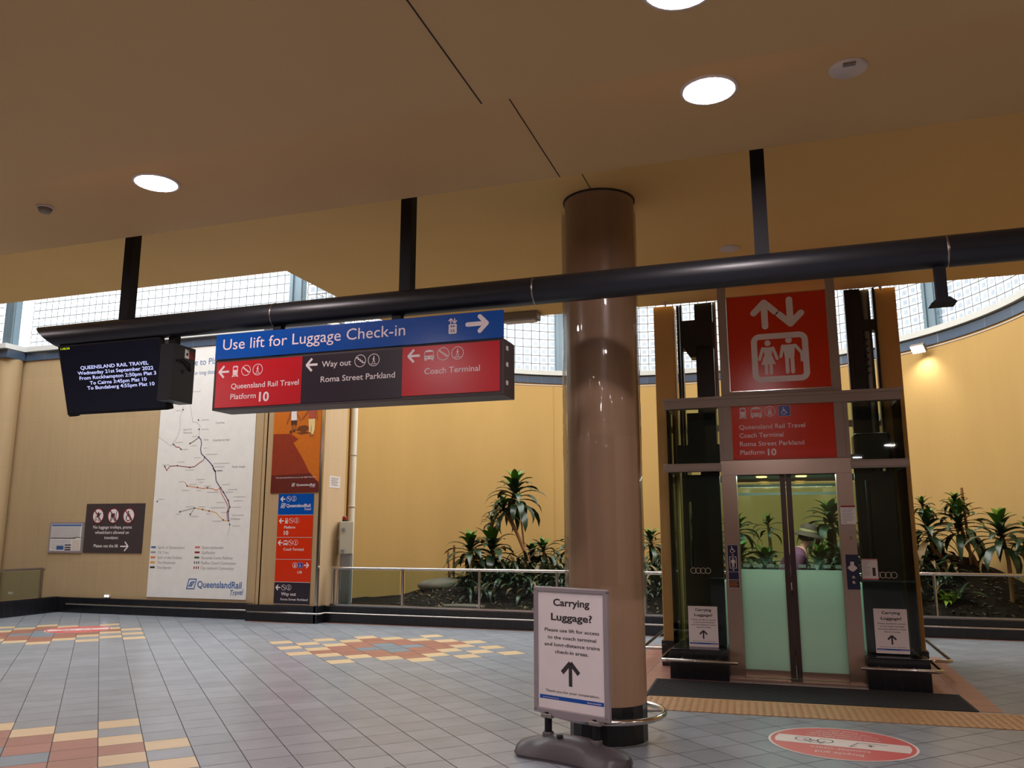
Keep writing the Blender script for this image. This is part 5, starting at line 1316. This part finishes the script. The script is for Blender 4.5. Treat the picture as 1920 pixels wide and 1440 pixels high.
# ---------------------------------------------------------------- posters and panels on the sandstone
def wall_sheet(name, x0, x1, z0, z1, y, mat, label, cat, th=.012, group=None):
    t = thing(name, label, cat, ((x0 + x1) / 2, y, z0), group); oo = ((x0 + x1) / 2, y, z0)
    pn = MB(oo).box(x0, x1, y - th, y, z0, z1).build('panel', mat, t)
    return t, Art(MB(oo), (0, y - th, 0), eps=.0015)
MX0, MX1, MZ0, MZ1 = -10.96, -8.86, .318, 5.0
t, A = wall_sheet('map_poster', MX0, MX1, MZ0, 4.84, WL, MAPPAPER, 'tall white rail map poster on the sandstone wall', 'poster')
MI = [GREYINK, BLUEINK, INK, PURPLELN, MAROONLN, ORANGELN, AMBERLN, REDLN, PINKLN, GREENLN, PALEINK]
def mp(px, py):   # poster coordinates measured on the flat sheet, from the corner proportions
    u0 = (272 - 318) / (1120 - 640.0)
    xl = 318 + (py - 640) * u0; xr = 488 + (py - 640) * ((462 - 488) / (1124 - 640.0))
    f = (px - xl) / (xr - xl); g = (py - 640) / (1121.0 - 640)
    return (MX0 + (MX1 - MX0) * f, 4.995 + (MZ0 - 4.995) * (g + .06 * g * (1 - g)))
def zc(x, y, ox, oy, s): return mp(ox + x / s, oy + y / s)
Z1c = lambda x, y: zc(x, y, 270, 640, 5.54)
Z2c = lambda x, y: zc(x, y, 260, 880, 5.333)
A.text('Welcome to Platform 10', *Z1c(300, 270), .125, 1, 1.62); A.cut('heading', MI, t)
A.text('Departure point for long distance trains', *Z1c(260, 368), .075, 1, 1.45); A.cut('lettering', MI, t)
A.line([Z1c(590, 1010), Z1c(615, 1040), Z1c(618, 1090), Z1c(608, 1130), Z1c(615, 1180), Z1c(650, 1218), Z1c(700, 1270), Z1c(730, 1310), Z1c(755, 1370), Z2c(760, 5), Z2c(782, 35), Z2c(790, 130), Z2c(830, 195), Z2c(860, 240), Z2c(908, 325), Z2c(922, 385), Z2c(905, 440), Z2c(912, 515)], .018, 3, 1, True); A.cut('route_line', MI, t)
A.line([Z2c(825, 205), Z2c(850, 270), Z2c(890, 340), Z2c(908, 390), Z2c(895, 440), Z2c(898, 515)], .012, 7, 1.5); A.cut('route_line', MI, t)
A.line([Z1c(232, 1300), Z1c(250, 1345), Z1c(285, 1300), Z1c(365, 1297), Z1c(430, 1308), Z1c(495, 1318), Z1c(545, 1312), Z1c(590, 1278), Z1c(635, 1250), Z1c(650, 1218)], .013, 4, 1, True); A.cut('route_line', MI, t)
A.line([Z2c(480, 135), Z2c(500, 172), Z2c(605, 190), Z2c(660, 202), Z2c(705, 195), Z2c(755, 205), Z2c(790, 222), Z2c(830, 200)], .012, 5, 1, True); A.cut('route_line', MI, t)
A.line([Z2c(575, 392), Z2c(655, 407), Z2c(720, 423), Z2c(785, 437), Z2c(825, 480), Z2c(860, 512), Z2c(905, 525)], .012, 6, 1, True); A.cut('route_line', MI, t)
A.line([Z2c(425, 428), Z2c(575, 392), Z2c(530, 455)], .013, 0, 1); A.cut('route_line', MI, t)
A.line([Z1c(330, 1075), Z1c(355, 1105), Z1c(385, 1105), Z1c(405, 1128)], .013, 4, 1, True); A.cut('route_line', MI, t)
A.line([Z1c(495, 1075), Z1c(540, 1050), Z1c(592, 1012)], .013, 9, 1); A.cut('route_line', MI, t)
A.line([Z1c(592, 1010), Z1c(605, 895), Z1c(575, 860), Z1c(530, 850), Z1c(510, 690), Z1c(500, 640)], .006, 0, .8)
A.line([Z1c(435, 690), Z1c(400, 800), Z1c(400, 900), Z1c(370, 1000), Z1c(300, 1090), Z1c(170, 990)], .006, 0, .8); A.line([Z2c(912, 515), Z2c(925, 560), Z2c(900, 660)], .006, 0, .8); A.cut('coast_line', MI, t)
for p_ in (Z1c(592, 1010), Z1c(650, 1218), Z1c(730, 1308), Z1c(757, 1362), Z1c(595, 930), Z1c(590, 835), Z1c(433, 720), Z1c(498, 1072), Z1c(328, 1075), Z1c(405, 1128), Z1c(232, 1300), Z1c(365, 1297), Z1c(495, 1318), Z2c(782, 35), Z2c(835, 198), Z2c(862, 240), Z2c(908, 322), Z2c(925, 385), Z2c(908, 432), Z2c(912, 517), Z2c(922, 555), Z2c(500, 172), Z2c(605, 190), Z2c(705, 195), Z2c(575, 392), Z2c(655, 407), Z2c(720, 423), Z2c(425, 428), Z2c(530, 455), Z2c(858, 512), Z2c(193, 322)):
    A.disc(p_[0], p_[1], .015, 2, 2, 10)
A.cut('town_dots', MI, t)
for s_, p_, w in (('Coral Sea', Z1c(765, 882), .19), ('Great Barrier Reef', Z1c(735, 1058), .36), ('Pacific Ocean', Z1c(928, 1334), .27)): A.text(s_, *p_, .035, 0, w, bold=.01)
for s_, p_, w in (('Cape York', Z1c(432, 935), .19), ('Peninsula', Z1c(432, 968), .19), ('Cairns', Z1c(640, 1048), .11), ('Brisbane', Z2c(935, 510), .19)): A.text(s_, *p_, .035, 0, w)
for x, y, w in ((620, 835, 80), (620, 932, 75), (355, 725, 60), (640, 1125, 30), (520, 1000, 70), (510, 1095, 65), (345, 1055, 80), (410, 1130, 70), (205, 1285, 80), (365, 1260, 80), (445, 1345, 95), (540, 1220, 70), (660, 1190, 125), (740, 1285, 170), (745, 1320, 110), (770, 1362, 65), (530, 540, 90)):
    a_ = Z1c(x, y); A.rect(a_[0], a_[0] + w * .00205, a_[1] - .008, a_[1] + .006, 10, 1)
for x, y, w in ((800, 28, 55), (850, 165, 80), (905, 215, 95), (880, 240, 80), (415, 128, 60), (520, 158, 85), (445, 215, 80), (595, 220, 45), (670, 177, 70), (700, 238, 120), (955, 288, 125), (960, 325, 100), (205, 300, 65), (790, 340, 90), (735, 390, 150), (945, 388, 90), (485, 378, 85), (615, 380, 70), (385, 452, 50), (530, 475, 85), (690, 450, 45), (835, 437, 60), (945, 465, 120), (750, 522, 100), (945, 570, 85), (600, 110, 85), (625, 140, 40)):
    a_ = Z2c(x, y); A.rect(a_[0], a_[0] + w * .00205, a_[1] - .008, a_[1] + .006, 10, 1)
A.cut('place_names', MI, t)
for k, (s_, ci, w) in enumerate((('Spirit of Queensland', 1, .58), ('Tilt Train', 0, .24), ('Spirit of the Outback', 5, .54), ('The Westlander', 6, .41), ('The Inlander', 2, .33))):
    p_ = Z2c(122 - 4 * k, 783 + 50.5 * k); A.rect(p_[0], p_[0] + .105, p_[1] - .016, p_[1] + .016, ci); A.cut('legend_key', MI, t); A.text(s_, p_[0] + .15, p_[1] - .026, .052, 0, w); A.cut('lettering', MI, t)
for k, (s_, ci, w) in enumerate((('Savannahlander', 8, .46), ('Gulflander', 4, .29), ('Kuranda Scenic Railway', 9, .66), ('RailBus Coach Connection', 2, .73), ('City network Connection', 4, .69))):
    p_ = Z2c(576 - 4 * k, 780 + 50.5 * k)
    if k < 3: A.rect(p_[0], p_[0] + .105, p_[1] - .016, p_[1] + .016, ci)
    else:
        for q_ in range(3): A.rect(p_[0] + .045 * q_, p_[0] + .045 * q_ + .02, p_[1] - .02, p_[1] + .02, ci)
    A.cut('legend_key', MI, t); A.text(s_, p_[0] + .15, p_[1] - .026, .052, 0, w); A.cut('lettering', MI, t)
p_ = Z2c(482, 1188); A.qr_logo(p_[0], p_[1] - .005, .165, 1); A.cut('logo', MI, t)
p_ = Z2c(594, 1176); A.text('QueenslandRail', p_[0], p_[1], .115, 1, .92, bold=.018); A.cut('logo_lettering', MI, t)
p_ = Z2c(915, 1243); A.text('Travel', p_[0], p_[1] - .01, .095, 1, .27, bold=.01, lean=.3, rot=R(5)); A.cut('logo_lettering', MI, t)

t, A = wall_sheet('prohibition_sign', -12.51, -11.15, 1.078, 1.978, WL, FRAMEB, 'square dark sign banning luggage trolleys, prams and wheelchairs from the travelator', 'sign')
PI_ = [WHITE, MAROONLN, INK]
for k, cx in enumerate((-12.215, -11.855, -11.50)):
    A.disc(cx, 1.755, .130, 0, 1, 32, .135); A.ring(cx, 1.755, .137, .018, 1, 2, 36, .142)
    if k == 0:
        A.line([(cx - .06, 1.74), (cx + .02, 1.74), (cx + .05, 1.80), (cx + .07, 1.80)], .014, 2, 3); A.disc(cx + .005, 1.80, .022, 2, 3, 12); A.poly([(cx - .02, 1.79), (cx + .03, 1.79), (cx + .02, 1.73), (cx - .02, 1.73)], 2, 3); A.ring(cx - .05, 1.69, .026, .010, 2, 3, 16); A.ring(cx + .03, 1.69, .026, .010, 2, 3, 16)
    elif k == 1:
        A.rect(cx - .055, cx + .03, 1.72, 1.80, 2, 3); A.line([(cx - .07, 1.70), (cx + .06, 1.70), (cx + .065, 1.84)], .012, 2, 3); A.disc(cx - .05, 1.672, .016, 2, 3, 12); A.disc(cx + .04, 1.672, .016, 2, 3, 12)
    else: A.wheelchair(cx, 1.655, .19, 2, 3)
    A.line([(cx - .09, 1.86), (cx + .09, 1.65)], .02, 1, 4.2); A.cut('pictogram', PI_, t)
for s_, z, w in (('No luggage trolleys, prams', 1.52, .90), ('wheelchairs allowed on', 1.425, .79), ('travelator.', 1.33, .34)): A.text(s_, -11.86, z, .058, 0, w, 'C', .008); A.cut('lettering', PI_, t)
A.text('Please use the lift', -12.26, 1.18, .058, 0, .57, 'L', .008); A.cut('lettering', PI_, t)
A.arrow(-11.55, 1.20, .18, 0, 0, .024, head=.45); A.cut('arrow', PI_, t)
t, A = wall_sheet('timetable_frame', -13.35, -12.53, 1.075, 1.640, WL, SIGNFRAME, 'silver framed timetable beside the dark prohibition sign', 'timetable', .02)
A.rect(-13.31, -12.57, 1.11, 1.605, 0); A.cut('sheet', [PAPER], t)
A.rect(-13.30, -12.58, 1.565, 1.598, 1, 2); A.rect(-13.30, -12.70, 1.335, 1.352, 2, 2); A.rect(-12.72, -12.58, 1.35, 1.36, 2, 2); A.rect(-13.14, -12.97, 1.13, 1.20, 1, 2)
for k in range(12): A.rect(-13.30, -12.60, 1.55 - .0165 * k - .006, 1.55 - .0165 * k, 3, 2)
for k in range(9): A.rect(-13.29, -12.80, 1.315 - .021 * k - .006, 1.315 - .021 * k, 3, 2)
for z in (1.215, 1.17, 1.13): A.rect(-12.94, -12.79, z - .010, z + .010, 2, 2.5)
A.rect(-12.77, -12.59, 1.12, 1.32, 4, 2); A.cut('printed_tables', [PAPER, BLUEINK, INK, GREYINK, OFFWH], t)

# orange dune poster with two walkers
t, A = wall_sheet('dune_poster', -8.375, -7.435, 2.118, 4.25, 12.0, ORANGE, 'orange desert poster of two people walking on sand, on the pier', 'poster', .008)
DP = [ORANGE, DUNE, DUNED, SANDSH, PRSKIN, PRCREAM, PRPINK, PRDARK, WHITE]
def dp(x, y):     # crop pixels of the visible lower part
    f = (x - (140 - 60 * (y - 110) / 1280.0)) / ((885 - 60 * (y - 70) / 1320.0) - (140 - 60 * (y - 110) / 1280.0))
    return (-8.375 + .94 * f, 3.50 + (2.118 - 3.50) * (y - 100) / 1290.0)
A.poly([dp(125, 445), dp(400, 450), dp(520, 540), dp(440, 600), dp(500, 700), dp(600, 880), dp(680, 1060), dp(830, 1240), dp(828, 1390), dp(78, 1395)], 1); A.cut('shadow_dune', DP, t)
A.poly([dp(95, 1110), dp(700, 1090), dp(790, 1200), dp(828, 1230), dp(828, 1390), dp(78, 1395)], 2, 2); A.cut('shadow_dune', DP, t)
A.poly([dp(480, 400), dp(530, 335), dp(620, 320), dp(690, 345), dp(680, 400), dp(600, 430)], 3, 1)
A.poly([dp(560, 470), dp(700, 450), dp(640, 420), dp(480, 440)], 3, 1.2); A.cut('cast_shadow', DP, t)
# left walker: white shirt, dark shorts
A.poly([dp(412, -60), dp(492, -60), dp(500, 235), dp(412, 235)], 8, 3); A.poly([dp(405, 235), dp(500, 235), dp(492, 320), dp(458, 320), dp(452, 270), dp(440, 320), dp(408, 320)], 7, 3.2)
A.line([dp(425, 310), dp(425, 400)], .030, 4, 3.4); A.line([dp(475, 310), dp(468, 400)], .026, 4, 3.4); A.line([dp(405, 90), dp(370, 200), dp(335, 290)], .022, 4, 3); A.line([dp(500, 120), dp(560, 245)], .020, 4, 3)
A.disc(*dp(450, -110), .055, 7, 3); A.rect(dp(405, 0)[0], dp(440, 0)[0], dp(0, 440)[1], dp(0, 400)[1], 7, 3.6); A.rect(dp(455, 0)[0], dp(485, 0)[0], dp(0, 425)[1], dp(0, 385)[1], 7, 3.6); A.cut('walker', DP, t)
A.poly([dp(680, -60), dp(790, -60), dp(785, 225), dp(685, 225)], 6, 3); A.poly([dp(680, 225), dp(785, 225), dp(775, 400), dp(750, 480), dp(722, 470), dp(728, 300), dp(712, 400), dp(720, 450), dp(685, 430)], 5, 3.2)
A.line([dp(685, 60), dp(640, 140), dp(580, 220)], .024, 4, 3); A.line([dp(795, 60), dp(812, 240)], .022, 4, 3); A.line([dp(705, 440), dp(705, 510)], .02, 4, 3.4); A.line([dp(738, 470), dp(735, 510)], .02, 4, 3.4); A.disc(*dp(735, -110), .06, 7, 3); A.cut('walker', DP, t)
p_ = dp(165, 1160); A.text('Visit queenslandrail.com.au or call 1800 TRAVEL', p_[0], p_[1], .022, 8, .78, L=4); A.cut('lettering', DP, t)
p_ = dp(415, 1290); A.qr_logo(p_[0], p_[1], .05, 8, 4); p_ = dp(490, 1285); A.text('QueenslandRail', p_[0], p_[1], .038, 8, .36, bold=.012, L=4); p_ = dp(690, 1310); A.text('Travel', p_[0], p_[1], .03, 8, .10, L=4, lean=.3); A.cut('logo', DP, t)

# five direction panels under it
DPM = [WHITE, BLUE, REDO, BLACKP, ICONBLUE]
def dpanel(z0, z1, mat, label):
    t, A = wall_sheet('direction_panel', -8.205, -7.52, z0 + .004, z1, 12.0, mat, label, 'sign', .008, 'direction panels on the pier')
    A.rect(-8.205, -7.52, z0 + .004, z0 + .009, 0); A.cut('edge', DPM, t)
    return t, A
t, A = dpanel(1.740, 2.098, BLUE, 'blue direction panel with the rail travel logo, top of the stack on the pier')
A.arrow(-8.115, 2.012, .085, 180, 0, .018); A.cut('arrow', DPM, t); A.stair_badge(-8.0, 2.016, .045, 0); A.cut('pictogram', DPM, t); A.walk_badge(-7.90, 2.018, .045, 0); A.cut('pictogram', DPM, t)
A.qr_logo(-8.155, 1.866, .072, 0); A.cut('logo', DPM, t); A.text('QueenslandRail', -8.045, 1.876, .055, 0, .47, bold=.012); A.text('Travel', -7.70, 1.822, .045, 0, .13, lean=.3); A.cut('lettering', DPM, t)
t, A = dpanel(1.367, 1.738, REDO, 'orange red direction panel reading Platform 10 on the pier')
A.arrow(-8.125, 1.647, .085, 180, 0, .018); A.cut('arrow', DPM, t); A.train(-8.028, 1.600, .090, 0, 2); A.cut('pictogram', DPM, t); A.stair_badge(-7.935, 1.650, .046, 0); A.cut('pictogram', DPM, t); A.walk_badge(-7.83, 1.654, .046, 0); A.cut('pictogram', DPM, t)
A.text('Platform', -8.067, 1.520, .045, 0, .215, bold=.008); A.cut('lettering', DPM, t); A.text('10', -8.067, 1.415, .070, 0, .085, bold=.02); A.cut('lettering', DPM, t)
t, A = dpanel(1.007, 1.365, REDO, 'orange red direction panel reading Coach Terminal on the pier')
A.arrow(-8.125, 1.283, .085, 180, 0, .018); A.cut('arrow', DPM, t); A.bus(-8.025, 1.240, .085, 0, 2); A.cut('pictogram', DPM, t); A.stair_badge(-7.93, 1.286, .046, 0); A.cut('pictogram', DPM, t); A.walk_badge(-7.83, 1.288, .046, 0); A.cut('pictogram', DPM, t)
A.text('Coach Terminal', -8.06, 1.157, .045, 0, .39, bold=.008); A.cut('lettering', DPM, t)
t, A = dpanel(.637, 1.005, REDO, 'orange red direction panel reading Lift on the pier')
A.lift_badge(-7.825, .872, .092, 0, 2); A.cut('pictogram', DPM, t); A.rect(-7.765, -7.675, .872, .962, 0); A.rect(-7.762, -7.678, .875, .959, 4, 2); A.wheelchair(-7.722, .885, .062, 0, 3); A.cut('pictogram', DPM, t)
A.arrow(-7.605, .919, .088, 0, 0, .018); A.cut('arrow', DPM, t); A.text('Lift', -7.767, .787, .045, 0, .085, bold=.008); A.cut('lettering', DPM, t)
t, A = dpanel(.280, .635, BLACKP, 'black direction panel reading Way out, bottom of the stack on the pier')
A.arrow(-8.13, .552, .085, 180, 0, .018); A.cut('arrow', DPM, t); A.stair_badge(-8.02, .554, .046, 0); A.cut('pictogram', DPM, t); A.walk_badge(-7.92, .556, .046, 0); A.cut('pictogram', DPM, t)
A.text('Way out', -8.065, .425, .055, 0, .285, bold=.010); A.cut('lettering', DPM, t); A.text('Roma Street Parkland', -8.072, .348, .036, 0, .52, bold=.008); A.cut('lettering', DPM, t)
# small paper notice on the right return of the pier
t = thing('notice', 'small white paper notice taped on the right side of the pier', 'notice', (-7.388, 12.42, 2.2)); oo = (-7.388, 12.42, 2.2)
MB(oo).box(-7.39, -7.386, 12.25, 12.60, 2.21, 2.41).build('sheet', WHITE, t)
A = Art(MB(oo), (-7.386, 0, 0), (0, 1, 0), (0, 0, 1), (1, 0, 0))
for k in range(7): A.rect(12.29 + .02 * (k % 2), 12.56 - .03 * (k % 3), 2.375 - .021 * k, 2.381 - .021 * k, 0)
A.cut('lettering', [INK], t)
